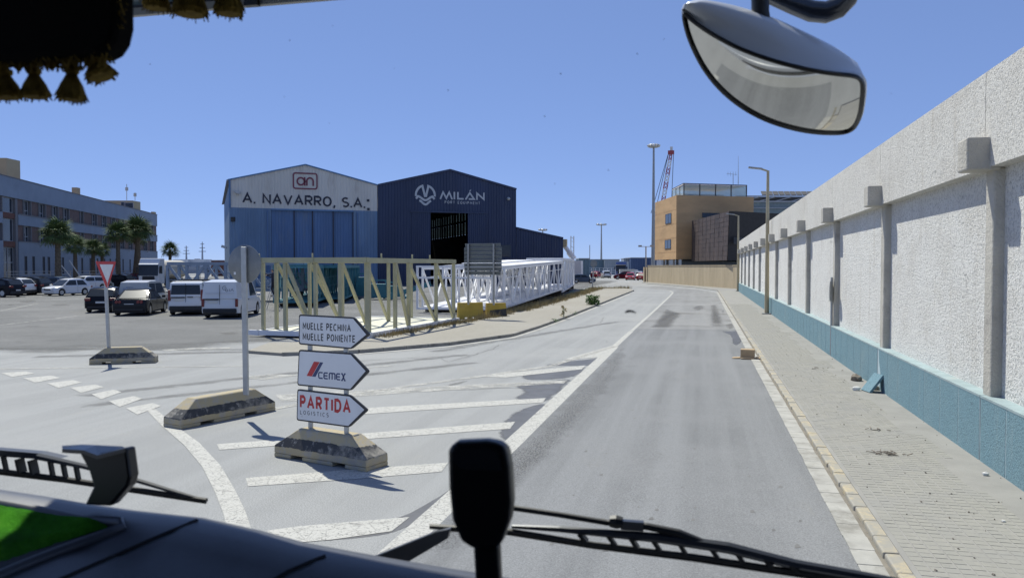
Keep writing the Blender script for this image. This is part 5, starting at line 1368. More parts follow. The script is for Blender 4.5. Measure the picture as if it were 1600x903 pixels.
# ------------------------------------------------------------------ lamps, masts, crane
POLE = M('ochre_lamp_post', (.45, .38, .24), .5, .1, var=.08, vs=1)
def lamp(px, base, D_top_y, label, arm=(-1.5, .1), r=.08):
    t = thing('street_lamp', label, 'street lamp', (base.x, base.y, base.z), 0, 'street lamps on the right footway')
    d = (V((base.x, base.y, 0)) - V((0, 0, 0))); 
    top = onY(px, D_top_y, base.y).z
    h = top - base.z
    MB().box((0, 0, .02), (.5, .5, .04)).build('base_plate', GALV, t)
    MB().tube([(0, 0, .04), (0, 0, h * .55), (0, 0, h)], [r * 1.25, r, r * .75], 10).build('pole', POLE, t, smooth=40)
    MB().bar((0.05, 0, h - .05), (arm[0] * .35, 0, h + .1), .09).build('arm', POLE, t)
    hd = MB().box((arm[0] * .68, 0, h + .16), (abs(arm[0]) * .75, .28, .09), (0, R(8), 0)).build('lamp_head', GALVD, t, bevel=.02)
    return t
lamp(1198, G(1198, 490, .1), 267, 'tall ochre street lamp nearest the truck, by the white wall', (-1.0, 0), .10)
lamp(1153.5, G(1153, 455, .1), 337, 'farther ochre street lamp at the end of the white wall', (-1.2, 0), .11)
def mast(px, ybase, ytop, D, r, label, ring=.9, n=10):
    a, b = atD(px, ytop, D), atD(px, 416, D); b.z = 0
    t = thing('floodlight_mast', label, 'mast', b, 0, 'floodlight masts of the port')
    MB().tube([(0, 0, 0), (0, 0, a.z * .5), (0, 0, a.z)], [r * 1.5, r, r * .6], 10).build('pole', GALVD, t, smooth=40)
    MB().lathe([(ring * .8, a.z - .1), (ring, a.z), (ring, a.z + .12), (ring * .8, a.z + .15)], 18).build('ring', GALVD, t)
    for k in range(n):
        an = 6.283 * k / n; MB().box((ring * math.cos(an), ring * math.sin(an), a.z + .35), (.55, .45, .45), (0, .5, an)).build('floodlight', M('floodlight_shell', (.55, .55, .54), .4, .3), t)
mast(1020.5, 405, 231, 190, .36, 'tallest floodlight mast left of the ochre building', 1.25, 12)
mast(939.5, 405, 352, 330, .34, 'distant floodlight mast above the parked cars', 1.9, 8)
mast(848, 405, 360.5, 300, .3, 'floodlight mast top showing over the navy annex roof', 1.5, 8)
t = thing('street_lamp', 'thin double headed lamp post beside the gate of the ochre wall', 'street lamp', G(1009, 440, .09))
h = atD(1009, 386, 141).z - .09
MB().tube([(0, 0, 0), (0, 0, h)], .11, 8).build('pole', GALV, t); MB().bar((-1, 0, h), (1, 0, h), .1).build('arm', GALV, t)
for s in (-1, 1): MB().box((s * 1.0, 0, h + .1), (.6, .4, .3)).build('lamp_head', GALVD, t)
for px, y, D, lb in ((921.5, 383, 300, 'thin pole left of the distant floodlight mast'),):
    a = atD(px, y, D); tag(MB().tube([(a.x, a.y, 0), tuple(a)], .14, 6).build('pole', GALVD), lb, 'pole')
CRED = M('crane_red', (.33, .06, .07), .6, var=.1); CWH = M('crane_white', (.62, .60, .58), .6, var=.08)
j0, j1 = atD(1035.5, 318, 250), atD(1048.5, 240, 250)
cr = thing('harbour_crane', 'red and white lattice crane jib rising behind the ochre building', 'crane', (j0.x, j0.y, 0))
ax = (j1 - j0).normalized(); sx = V((ax.z, 0, -ax.x)).normalized(); sy = ax.cross(sx)
nb = 14; Lj = (j1 - j0).length
for i in range(nb):
    m = CRED if (i // 2) % 2 == 0 else CWH
    w0, w1 = .95 + .3 * math.sin(math.pi * i / nb) - .02 * i, .95 + .3 * math.sin(math.pi * (i + 1) / nb) - .02 * (i + 1)
    a, b = j0 + ax * Lj * i / nb, j0 + ax * Lj * (i + 1) / nb
    mb = MB()
    for s in (-1, 1):
        for q in (-1, 1): mb.bar(a + sx * s * w0 * .5 + sy * q * w0 * .5, b + sx * s * w1 * .5 + sy * q * w1 * .5, .17)
    for q in (-1, 1): mb.bar(a + sx * w0 * .5 + sy * q * w0 * .5, b - sx * w1 * .5 + sy * q * w1 * .5, .1); mb.bar(a - sx * w0 * .5 + sy * q * w0 * .5, b + sx * w1 * .5 + sy * q * w1 * .5, .1)
    mb.build('jib_section', m, cr, world=True)
MB().box(j1 + V((0, 0, .3)), (1.9, 1.3, 1.1)).build('jib_head', CRED, cr, world=True); MB().box(j1 + V((.1, 0, 1.4)), (.8, 1.0, 1.3)).build('sheave', CWH, cr, world=True)
MB().box((j0.x - 1, j0.y, 8), (4, 4, 16)).build('tower', CWH, cr, world=True)
for dx in (-3.6, -2.4, 2.6): MB().tube([j1 + V((-.6 if dx < 0 else .8, 0, .8)), V((j0.x + dx, j0.y, j0.z - 3))], .09, 4).build('cable', FRM, cr, world=True)
# telescopic boom by the annex
a, b = atD(882, 384, 150), atD(897, 405, 150)
bm_ = thing('boom_lift', 'white telescopic boom with a basket showing right of the navy annex', 'boom lift', (b.x, b.y, 0))
m_ = a.lerp(b, .45); MB().tube([b, m_], .55, 8).build('boom', WHITEM, bm_, world=True); MB().tube([m_, a], .4, 8).build('boom_extension', WHITEM, bm_, world=True)
MB().box(a + V((-.2, 0, .5)), (1.3, 1.2, 1.4)).build('basket', OCHRE, bm_, world=True); MB().box((b.x, b.y, 1.9), (3, 2.4, 3.8)).build('base', WHITEM, bm_, world=True)
a = atD(892, 369, 330); b = atD(896.5, 369, 330)
lt = thing('lattice_tower', 'pale thin twin legged tower beyond the boom lift', 'tower', (a.x, a.y, 0))
for q in (a, b): MB().tube([(q.x, q.y, 0), tuple(q)], .22, 5).build('leg', CWH, lt, world=True)
for k in range(8): z = a.z * (k + 1) / 8; MB().bar((a.x, a.y, z - .3), (b.x, b.y, z - 1.2 if k % 2 else z - .3), .18).build('brace', CWH, lt, world=True)
# ships' masts
for px, y0, lb in ((291, 384, 'left ship mast with yards above the blue grey gangway'), (316, 378, 'taller ship mast right of the other ship mast')):
    D = 320; a = atD(px, y0, D); t = thing('ship', lb, 'ship', (a.x, a.y, 0), 0, 'ships beyond the quay')
    MB().tube([(a.x, a.y, 4), tuple(a)], [.45, .15], 8).build('mast', M('ship_grey', (.28, .31, .36), .6), t, world=True)
    for k, w in ((.9, 1.6), (.72, 2.4), (.55, 3.2)): z = 4 + (a.z - 4) * k; MB().bar((a.x - w / 2, a.y, z), (a.x + w / 2, a.y, z), .25).build('yard', MATS['ship_grey'], t, world=True)
    MB().box((a.x - 1, a.y, 3.4), (7, 5, 4.2)).build('wheelhouse', M('ship_white', (.6, .62, .64), .5), t, world=True); MB().prism([(a.x - 11, a.y - 3, .2), (a.x + 11, a.y - 3, .2), (a.x + 13, a.y - 3, 2.6), (a.x - 13, a.y - 3, 2.6)], (0, 6, 0)).build('hull', MATS['ship_grey'], t, world=True)
    if px < 300: MB().box((a.x + 5, a.y, 4.2), (1.6, 1.6, 3)).build('funnel', RUST, t, world=True)
# far sheds and containers
FBL = M('far_blue_cladding', (.06, .10, .20), .6, var=.1, vs=.2); FGR = M('far_grey_cladding', (.30, .34, .38), .6, var=.1, vs=.2); FTL = M('far_teal_cladding', (.13, .20, .25), .6, var=.1)
def farbox(px0, px1, yt, D, dep, m, label, name='warehouse', cat='warehouse', rib=True):
    f = Face(atD(px0, yt, D), atD(px1, yt, D)); L = f.hit(px1, yt)[0]; z = atD(px0, yt, D).z
    t = thing(name, label, cat, (f.o.x, f.o.y, 0), 0, 'low sheds beyond the bend')
    corr(f, 0, L, 0, z, 0, 'front_wall', m, t, .6, .12)
    MB().prism([f.pt(0, 0, -.1), f.pt(L, 0, -.1), f.pt(L, z - .05, -.1), f.pt(0, z - .05, -.1)], f.n * -dep).build('body', m, t, world=True)
    MB().prism([f.pt(-.1, z, .15), f.pt(L + .1, z, .15), f.pt(L + .1, z, -dep), f.pt(-.1, z, -dep)], (0, 0, .2)).build('roof', ROOFM, t, world=True)
farbox(985.5, 1026, 403.5, 215, 10, FBL, 'dark blue shed left of the ochre building behind the parked cars')
farbox(917, 945, 406, 260, 12, FTL, 'low teal grey shed beyond the round sign'); farbox(944.5, 968, 406, 258, 10, FGR, 'pale grey low shed right of the teal grey one')
farbox(905, 921, 404.8, 180, 10, FTL, 'dark topped low shed behind the last white gangway')
farbox(330, 358, 407.5, 220, 10, RUST, 'dark low shed left of the blue shed')
farbox(975, 986, 404.6, 218, 6, FGR, 'narrow grey shed beside the dark blue one')
ff = Face(G(930, 430), G(965, 428)); ff = Face(atD(918, 420, 215), atD(968, 420, 212)); ft = thing('fence', 'pale mesh fence in front of the far low sheds', 'fence', (ff.o.x, ff.o.y, 0))
for i in range(9): MB().bar(ff.pt(ff.len * i / 8, 0), ff.pt(ff.len * i / 8, 2.3), .1).build('post', WHITEM, ft, world=True)
for z in (.5, 1.1, 1.7, 2.3): MB().bar(ff.pt(0, z), ff.pt(ff.len, z), .06).build('rail', WHITEM, ft, world=True)
# ------------------------------------------------------------------ vehicles
def carpaint(name, c): return M(name, c, .3 if max(c) > .2 else .12, .0, var=.03, vs=1, coat=.5 if max(c) > .2 else 0, spec=.5 if max(c) > .2 else .12)
PW = carpaint('white_car_paint', (.68, .69, .70)); PB = carpaint('black_car_paint', (.014, .015, .020)); PG = carpaint('charcoal_car_paint', (.028, .030, .034))
PR = carpaint('red_car_paint', (.42, .022, .035)); PDR = carpaint('dark_red_car_paint', (.10, .012, .02)); PBG = carpaint('blue_grey_car_paint', (.10, .13, .18))
PGG = carpaint('grey_green_car_paint', (.22, .25, .25)); PCR = carpaint('cream_car_paint', (.52, .50, .45)); PSI = carpaint('silver_car_paint', (.42, .44, .47)); PBL = carpaint('blue_truck_paint', (.05, .09, .25))
TYRE = M('tyre_rubber', (.018, .018, .018), .85, var=.1); RIM = M('alloy_rim', (.42, .43, .44), .35, .7, var=.05); CGLASS = M('car_glass', (.020, .024, .027), .17, var=.1, spec=.5)
TAIL = M('tail_light', (.17, .022, .022), .25, var=.1); HEADL = M('head_light', (.62, .64, .66), .12, var=.05); PLAST = M('black_trim', (.022, .022, .024), .6, var=.1); PLATE = M('number_plate', (.66, .66, .63), .4, var=.03)
def vehicle(kind, label, p, heading, m, L, W, H, group, rear_glass=True, side_glass='all', tail='hatch', sticker=None, rack=False, name='parked_car', cat='car', lod=0):
    t = thing(name, label, cat, (p.x, p.y, p.z), R(heading), group)
    w = W / 2; rw = .32 if kind != 'suv' else .36
    if kind == 'van': rw = .34
    belt = {'hatch': .92, 'sedan': .90, 'suv': 1.06, 'van': 1.06, 'mpv': 1.0}[kind] ; hood = {'hatch': .86, 'sedan': .80, 'suv': 1.0, 'van': 1.02, 'mpv': .95}[kind]
    x0, x1 = -L / 2, L / 2
    if kind == 'hatch': rb, rr, fr, fb, tum = x0 + .10, x0 + .62, x1 - 1.75, x1 - .95, .74
    elif kind == 'sedan': rb, rr, fr, fb, tum = x0 + .62, x0 + 1.45, x1 - 2.15, x1 - 1.25, .70
    elif kind == 'suv': rb, rr, fr, fb, tum = x0 + .10, x0 + .50, x1 - 1.75, x1 - 1.05, .76
    elif kind == 'mpv': rb, rr, fr, fb, tum = x0 + .05, x0 + .25, x1 - 1.55, x1 - .70, .82
    else: rb, rr, fr, fb, tum = x0 + .03, x0 + .14, x1 - 1.55, x1 - .75, .86
    xf, xr, ra = x1 - .84, x0 + .82, rw + .07
    def archpts(xc): return [(xc + ra * math.cos(R(a)), rw + ra * math.sin(R(a))) for a in range(-12, 193, 17)]
    top = [(x0 + .05, .27), (x0, .48), (x0 + .015, .72), (x0 + .06, belt - .05), (rb, belt)] if kind != 'sedan' else [(x0 + .05, .27), (x0, .5), (x0 + .03, .78), (x0 + .08, belt + .02), (rb, belt + .03)]
    prof = top + [(rb * .5 + fb * .5, belt), (fb, belt - .01), (x1 - .55, hood), (x1 - .2, hood - .10), (x1 - .03, .64), (x1, .46), (x1 - .05, .24)]
    prof += [(a, max(b, .24)) for a, b in archpts(xf) if True] + [(a, max(b, .24)) for a, b in archpts(xr)]
    # lower shell in five slices so that ends and sills curve in
    mb = MB(); rings = []
    for yy, ins, tuck in ((-w, .16, .05), (-w + .07, .05, .015), (-w * .45, 0, 0), (w * .45, 0, 0), (w - .07, .05, .015), (w, .16, .05)):
        rr_ = []
        for a, b in prof:
            e = max(0, abs(a) - (L / 2 - .8)) / .8
            a2 = a - math.copysign(ins * e, a)
            b2 = b - tuck if b > belt - .15 else b
            rr_.append((a2, yy, b2))
        rings.append(rr_)
    k = len(prof)
    for rr_ in rings: mb.v += rr_
    for i in range(5):
        for j in range(k): jn = (j + 1) % k; mb.f.append((i * k + j, i * k + jn, (i + 1) * k + jn, (i + 1) * k + j))
    mb.f.append(tuple(range(k))[::-1]); mb.f.append(tuple(5 * k + j for j in range(k)))
    mb.build('body', m, t, smooth=32)
    MB().span((x0 + .25, -w + .12, .16), (x1 - .25, w - .12, .5)).build('underbody', PLAST, t)
    wb, wr = w - .06, w * tum
    zt = H - (.0 if not rack else .08)
    gp = [(rb, belt - .02), (rr, zt - .07), (rr * .75 + fr * .25, zt), (rr * .3 + fr * .7, zt - .005), (fr, zt - .07), (fb, belt - .03)]
    def gy(z): return wb + (wr - wb) * max(0, (z - belt)) / (zt - belt)
    mb = MB(); n = len(gp)
    cols = (-1, -.82, .82, 1)
    for cidx in cols:
        for a, z in gp:
            lift = 0 if abs(cidx) == 1 or z < zt - .05 else .045
            mb.v.append((a, cidx * gy(z), z + lift))
    for i in range(3):
        for j in range(n): jn = (j + 1) % n; mb.f.append((i * n + j, i * n + jn, (i + 1) * n + jn, (i + 1) * n + j))
    mb.f.append(tuple(range(n))[::-1]); mb.f.append(tuple(3 * n + j for j in range(n)))
    mb.build('cabin', m, t, smooth=35)
    def quad(name, mat, a, za, b, zb, s, e0, e1, out):
        """pane across the car between two stations of the cabin line"""
        d = V((b - a, 0, zb - za)); nrm = V((-d.z, 0, d.x)).normalized(); nrm = nrm if nrm.x * out > 0 else -nrm
        pa, pb_ = V((a, 0, za)) + d * e0 + nrm * .012, V((a, 0, za)) + d * e1 + nrm * .012
        MB().prism([(pa.x, -gy(pa.z) * s, pa.z), (pa.x, gy(pa.z) * s, pa.z), (pb_.x, gy(pb_.z) * s, pb_.z), (pb_.x, -gy(pb_.z) * s, pb_.z)], -nrm * .02).build(name, mat, t)
    quad('windscreen', CGLASS, fb, belt, fr, zt - .06, .9, .06, .95, 1)
    if rear_glass:
        if kind in ('van', 'mpv'): quad('rear_window', CGLASS, rb, belt, rr, zt - .07, .88, .14, .86, -1)
        else: quad('rear_window', CGLASS, rb, belt, rr, zt - .07, .86, .10, .93, -1)
    def sidewin(xa, xb, xc, xd, zlo, zhi):
        for s in (-1, 1):
            q = [(xa, zlo), (xb, zlo), (xc, zhi), (xd, zhi)]
            MB().prism([(a, s * (gy(z) + .006), z) for a, z in q], (0, -s * .02, 0)).build('side_window', CGLASS, t)
    zl, zh = belt + .05, zt - .14
    def xr_at(z): return rb + (rr - rb) * (z - belt) / (zt - .07 - belt)
    def xf_at(z): return fb + (fr - fb) * (z - belt) / (zt - .07 - belt)
    xm = (rr + fr) / 2 + .12
    if side_glass == 'all':
        sidewin(xm + .05, xf_at(zl) - .2, xf_at(zh) - .12, xm + .05, zl, zh); sidewin(xr_at(zl) + .38, xm - .05, xm - .05, xr_at(zh) + .32, zl, zh)
    else:
        sidewin(fr - .75, xf_at(zl) - .2, xf_at(zh) - .12, fr - .75, zl, zh)
        if side_glass == 'part': sidewin(x0 + .5, x0 + 1.5, x0 + 1.5, x0 + .5, zl, zh)
    # wheels
    for xc in (xf, xr):
        for s in (-1, 1):
            wh = MB().lathe([(rw * .6, -.1), (rw * .93, -.1), (rw, -.06), (rw, .06), (rw * .93, .1), (rw * .6, .1)], 20, (0, 0, 0), 'y').build('wheel', TYRE, t, smooth=40, loc=(xc, s * (w - .10), rw))
            MB().lathe([(rw * .62, -.104), (rw * .55, -.085), (rw * .2, -.09), (.03, -.1), (.03, .1), (rw * .2, .09), (rw * .55, .085), (rw * .62, .104)], 12, (0, 0, 0), 'y').build('rim', RIM, wh, smooth=30)
    for s in (-1, 1):
        MB().box((x1 - .16, s * (w - .28), hood - .17), (.22, .36, .13), (0, R(25), -s * R(18))).build('headlight', HEADL, t, bevel=.03)
        if kind in ('van', 'mpv'): MB().box((x0 + .07, s * (w - .09), 1.12 if tail == 'tall' else .82), (.12, .14, .62 if tail == 'tall' else .42)).build('tail_light', TAIL, t, bevel=.02)
        elif kind == 'sedan':
            for dx in (0, .17): MB().lathe([(.001, -.03), (.075, -.03), (.085, .03), (.001, .03)], 12, (x0 + .005, s * (w - .27 - dx), .76), 'x').build('tail_light', TAIL, t)
        else: MB().box((x0 + .07, s * (w - .2), belt - .13), (.20, .34, .17)).build('tail_light', TAIL, t, bevel=.03)
        MB().box((fb - .12, s * (w + .07), belt + .07), (.12, .2, .15)).build('wing_mirror', m, t, bevel=.03)
        for xd in ((xm - .75, xm + .25) if side_glass == 'all' else (xm + .3,)): MB().box((xd - .1, s * (w + .004), belt - .12), (.17, .035, .035)).build('door_handle', m if kind != 'van' else PLAST, t)
        if side_glass == 'all' and lod == 0:
            MB().box((xm, s * (w - .001), .62), (.012, .012, .55)).build('door_seam', PLAST, t)
    MB().box((x0 + .015 if kind != 'sedan' else x0 + .04, 0 if kind != 'van' else .35, .62 if kind not in ('van', 'mpv') else .86), (.05, .5, .11)).build('number_plate', PLATE, t)
    MB().box((x1 - .01, 0, .42), (.05, .5, .11)).build('number_plate', PLATE, t)
    MB().box((x1 - .045, 0, .60), (.08, W * .5, .14)).build('grille', PLAST, t)
    if kind in ('van', 'suv'): MB().box((x0 + .03, 0, .40), (.16, W * .9, .24)).build('bumper', PLAST, t, bevel=.04)
    else: MB().box((x0 + .045, 0, .34), (.10, W * .8, .1)).build('bumper_strip', PLAST, t)
    if kind == 'van':
        MB().box((rb + .0, -.0, 1.05), (.03, .015, 1.45)).build('door_seam', PLAST, t)
        MB().box((x0 - .0, .4, 1.0), (.05, .72, .06)).build('handle_strip', PLAST, t)
        if tail == 'tall': MB().box((x0 - .0, -.25, 1.02), (.05, .3, .045)).build('handle_strip', PLAST, t)
        if not rear_glass: MB().box((rb + .03, 0, 1.32), (.05, W * .78, .012)).build('door_crease', PSI, t)
    if rack:
        for xa in (-1.4, -.2, 1.0): MB().bar((xa, -wr, zt + .07), (xa, wr, zt + .07), .05).build('roof_bar', PLAST, t)
        for s in (-1, 1): MB().bar((-1.5, s * wr * .9, zt + .04), (1.1, s * wr * .9, zt + .04), .04).build('roof_rail', PLAST, t)
    if kind == 'suv':
        for s in (-1, 1): MB().bar((rr + .3, s * wr * .93, zt + .055), (fr - .1, s * wr * .93, zt + .055), .04).build('roof_rail', PLAST, t)
    return t
def on_ground(px, y, z=.006): return G(px, y, 0) + V((0, 0, z))
def farther(p, d): q = V((p.x, p.y, 0)).normalized(); return p + q * d
GC = 'cars parked in the yard'
vehicle('hatch', 'black hatchback left of the dark sedan, seen from behind', farther(on_ground(170, 488), 1.6), 118, PB, 4.2, 1.76, 1.46, GC)
vehicle('sedan', 'dark charcoal sedan with round tail lights, seen from behind', farther(on_ground(221, 493), 2.0), 113, PG, 4.75, 1.83, 1.46, GC)
pv_ = atD(226, 470, 50.5); pv_.z = .006
cm = vehicle('mpv', 'cream people carrier with a round sticker behind the dark sedan', pv_, 112, PCR, 4.6, 1.85, 1.83, GC, rear_glass=False)
vt = vehicle('van', 'white van with a wide black rear window and tall tail lights', farther(on_ground(304, 492), 2.0), 114, PW, 4.75, 1.92, 1.95, GC, tail='tall', rack=True, side_glass='part', name='parked_van', cat='van')
vw = vehicle('van', 'white panel van without rear windows, partly behind the round sign post', farther(on_ground(364, 497), 2.2), 107, PW, 4.9, 1.92, 1.98, GC, rear_glass=False, side_glass='cab', name='parked_van', cat='van')
LOGO = M('grey_van_lettering', (.16, .17, .19), .5, var=.05)
L2 = 4.9 / 2
mb = strokes(MB(), [arc(-.62, 1.6, .10, 40, 320, 10), [(-.62, 1.6), (-.5, 1.6)], arc(-.5, 1.47, .06, 0, 360, 10), [(-.36, 1.42), (-.36, 1.55)], [(-.3, 1.42), (-.22, 1.55), (-.14, 1.42)]], .025, lambda a, b: (-L2 + .03 + .12 * max(0, (b - 1.06)) / .85 - .016, -(a + .86), b))
mb.build('door_lettering', LOGO, vw)
mb = strokes(MB(), [arc(.30, 1.33, .14, 0, 360, 16)] + [[(-.02, 1.47 - .08 * i), (-.62 + .2 * (i == 0), 1.47 - .08 * i)] for i in range(4)], .03, lambda a, b: (-2.3 + .05 + .2 * max(0, (b - 1.0)) / .76 - .016, -a if a < .1 else a, b))
mb.build('rear_print', M('pale_blue_print', (.22, .26, .36), .5), cm)
vehicle('suv', 'black car cut by the left edge, first of the row by the offices', atD(-8, 463, 74) * V((1, 1, 0)) if False else on_ground(-4, 464), 182, PB, 4.4, 1.82, 1.6, GC)
vehicle('suv', 'white crossover with red tail light, second of the row by the offices', on_ground(16, 461.5), 186, PW, 4.3, 1.8, 1.6, GC)
vehicle('suv', 'black SUV parked between the white crossover and the blue grey SUV', on_ground(42, 460.5), 186, PG, 4.5, 1.85, 1.68, GC)
vehicle('suv', 'blue grey SUV half hidden behind the white hatchback', on_ground(75, 457.5), 188, PBG, 4.5, 1.85, 1.66, GC)
vehicle('hatch', 'white hatchback standing out in the yard and facing the road', on_ground(105, 461.5), -100, PW, 4.08, 1.75, 1.56, GC)
vehicle('suv', 'white SUV behind the white hatchback, with its front to the road', on_ground(134, 454.5), -98, PW, 4.5, 1.85, 1.65, GC)
vehicle('hatch', 'grey green hatchback next to the white SUV', on_ground(152, 452.5), 100, PGG, 4.3, 1.8, 1.5, GC)
vehicle('suv', 'black SUV under the slim palm', on_ground(180, 449.5), 190, PB, 4.5, 1.85, 1.65, GC)
vehicle('hatch', 'dark red car partly behind the big stout palm', on_ground(198, 447.5), 150, PDR, 4.3, 1.8, 1.5, GC)
vehicle('suv', 'dark red SUV beside the white truck', on_ground(213, 446.5), 150, PDR, 4.6, 1.85, 1.7, GC)
GF = 'cars parked beyond the bend'
vehicle('hatch', 'red hatchback half hidden behind the white SUV beyond the bend', on_ground(932.5, 434.2), 75, PR, 4.2, 1.8, 1.5, GF, lod=1)
vehicle('suv', 'white SUV beyond the bend, seen from behind', on_ground(946.5, 434.6), 105, PW, 4.6, 1.86, 1.66, GF, lod=1)
vehicle('suv', 'dark red car left of the bright red hatchback beyond the bend', on_ground(974, 436.6), 190, PDR, 4.2, 1.8, 1.6, GF, lod=1)
vehicle('hatch', 'bright red hatchback facing the road in front of the dark blue shed', on_ground(985, 437.6), -88, PR, 4.2, 1.8, 1.5, GF, lod=1)
vehicle('hatch', 'silver car behind the bright red hatchback', on_ground(995, 435.0), 20, PSI, 4.4, 1.8, 1.5, GF, lod=1)
vehicle('suv', 'white car just left of the gate pier', on_ground(1004.5, 435.8), 60, PW, 4.3, 1.8, 1.6, GF, lod=1)
vehicle('hatch', 'red car partly behind the thin double headed lamp post', on_ground(1006.5, 438.2), 70, PR, 4.0, 1.7, 1.45, GF, lod=1)
def lorry(label, p, heading, cabm, bodym, s=1.0, tank=True):
    t = thing('truck', label, 'truck', (p.x, p.y, .006), R(heading), 'trucks parked at the port')
    mb = MB(); y = 1.25
    mb.prism([(0, -y, .5), (2.2, -y, .5), (2.25, -y, 1.6), (2.05, -y, 3.0), (1.6, -y, 3.75), (0, -y, 3.75)], (0, 2 * y, 0)); mb.build('cab', cabm, t, bevel=.08)
    MB().prism([(2.29, -1.2, 1.55), (2.29, 1.2, 1.55), (2.09, 1.2, 2.92), (2.09, -1.2, 2.92)], (.03, 0, 0)).build('windscreen', CGLASS, t)
    MB().prism([(2.05, -1.2, 2.95), (2.3, -1.2, 2.9), (2.28, -1.2, 3.02), (1.95, -1.2, 3.12)], (0, 2.4, 0)).build('sun_visor', PLAST if cabm is PBL else PW, t)
    MB().box((2.27, 0, 1.1), (.08, 1.5, .75)).build('grille', PLAST, t); MB().box((2.22, 0, .6), (.2, 2.45, .4)).build('bumper', cabm, t, bevel=.04)
    for sg in (-1, 1):
        MB().box((2.28, sg * .98, .75), (.08, .35, .2)).build('headlight', HEADL, t); MB().box((2.1, sg * 1.45, 2.3), (.12, .25, .7)).build('wing_mirror', PLAST, t)
        MB().prism([(.9, sg * 1.256, 1.8), (2.0, sg * 1.256, 1.8), (1.9, sg * 1.256, 2.8), (.9, sg * 1.256, 2.8)], (0, sg * .01, 0)).build('side_window', CGLASS, t)
    if tank: MB().tube([(-.4, 0, 2.35), (-.7, 0, 2.35), (-9.6, 0, 2.35), (-9.9, 0, 2.35)], [.9, 1.22, 1.22, .9], 22).build('tank', bodym, t, smooth=40)
    else: MB().span((-10, -1.27, 1.1), (-.4, 1.27, 3.95)).build('trailer_box', bodym, t)
    MB().span((-9.5, -.5, .75), (.2, .5, 1.1)).build('chassis', PLAST, t)
    for x in (1.3, -2.0, -7.2, -8.5):
        for sg in (-1, 1):
            wh = MB().lathe([(.3, -.15), (.48, -.15), (.5, 0), (.48, .15), (.3, .15)], 18, (0, 0, 0), 'y').build('wheel', TYRE, t, loc=(x, sg * 1.05, .5)); MB().lathe([(.29, -.155), (.1, -.1), (.1, .1), (.29, .155)], 10, (0, 0, 0), 'y').build('rim', RIM, wh)
    return t
q = atD(242, 430, 104); lorry('white tank truck with a black windscreen beyond the parked cars', q, -72, PW, M('tank_cream', (.60, .56, .47), .45, var=.05))
q = atD(971, 420, 196); lorry('blue truck with a grey trailer among the cars beyond the bend', q, -88, PBL, FGR, tank=False)
q = atD(983, 430, 183)
bh = thing('parked_van', 'pale open backed van behind the dark red car beyond the bend', 'van', (q.x, q.y, .006), R(10), GF)
MB().span((-2.2, -.95, .5), (1.2, .95, 2.05)).build('cargo_box', PCR, bh, bevel=.06); MB().prism([(1.21, -.9, .5), (2.4, -.9, .5), (2.4, -.9, 1.1), (1.9, -.9, 1.95), (1.21, -.9, 1.95)], (0, 1.8, 0)).build('cab', PW, bh, bevel=.06)
for x in (-1.4, 1.6):
    for sg in (-1, 1): MB().lathe([(.15, -.1), (.33, -.1), (.33, .1), (.15, .1)], 14, (0, 0, 0), 'y').build('wheel', TYRE, bh, loc=(x, sg * .85, .34))
q = G(920.5, 442.5); mo = thing('parked_car', 'dark grey car nose showing past the end of the white gangways', 'car', (q.x - 1.6, q.y, .006), 0, GF)
bpy.data.objects.remove(mo)
vehicle('hatch', 'dark grey car whose nose shows past the far white gangway', on_ground(911.5, 442.6), 12, PBG, 4.0, 1.75, 1.45, GF, lod=1)
# ------------------------------------------------------------------ the lorry cab that the view is taken from
DASH = M('dash_plastic', (.090, .094, .106), .40, var=.06, vs=30, bump=.12, bs=400, spec=.6, bd=.002)
DASHD = M('dark_dash_plastic', (.012, .012, .014), .6, var=.1)
BLK = M('black_plastic', (.010, .010, .011), .38, var=.1, spec=.5)
RUB = M('wiper_rubber', (.016, .017, .018), .5, var=.1)
WMET = M('wiper_metal', (.05, .055, .065), .35, .3, var=.1)
CABP = M('cab_paint', (.30, .32, .36), .3, var=.03, coat=.5)
LINER = M('cab_lining', (.03, .03, .032), .9, var=.1)
FELT = M('black_velvet', (.006, .006, .006), 1.0, var=.2, spec=.1)
MUST = M('mustard_fringe', (.15, .105, .025), .95, var=.35, vs=60, spec=.1)
GREEN = M('green_cloth', (.055, .27, .012), .95, var=.35, vs=14, spec=.1, bump=.8, bs=300, dirt=(.15, .40, .03), ds=7, dlo=.5, dhi=.75)
MIRR = M('mirror_surface', (.56, .565, .55), .05, 1.0, var=.0)
HOUS = M('mirror_housing', (.60, .62, .65), .32, .0, var=.05, coat=.3)
VISOR = M('tinted_visor', (.05, .09, .13), .15, var=.1)
RIMV = M('visor_rim', (.28, .28, .27), .5, var=.1)
clearm, nt, b_, new, ln = _nt('windscreen_glass')
tr_ = new('ShaderNodeBsdfTransparent'); tr_.inputs['Color'].default_value = (.965, .975, .975, 1); ln(tr_.outputs[0], nt.nodes['Material Output'].inputs['Surface'])
cab = thing('truck_cab', 'dark lorry cab around the viewer, with dashboard, wipers and front mirror', 'truck', (-.15, .2, 0))
XL, XR = -1.42, 1.12
def part(mb, name, m, **k): return mb.build(name, m, cab, world=True, **k)
part(MB().span((XL, -1.3, 3.34), (XR, 1.06, 3.42)), 'roof', LINER)
part(MB().span((XL, -1.36, 1.2), (XR, -1.3, 3.42)), 'rear_wall', LINER)
for x in (XL, XR - .06):
    s = 'side_door'; part(MB().span((x, -.2, 1.0), (x + .06, 1.12, 2.25)), s, LINER); part(MB().span((x, -1.3, 1.0), (x + .06, -.21, 3.34)), 'side_wall', LINER)
    part(MB().bar((x + .03, 1.17, 2.2), (x + .03, 1.05, 3.36), .07, .07), 'pillar', LINER)
part(MB().span((XL, -1.3, 1.15), (XR, 1.2, 1.2)), 'cab_floor', LINER)
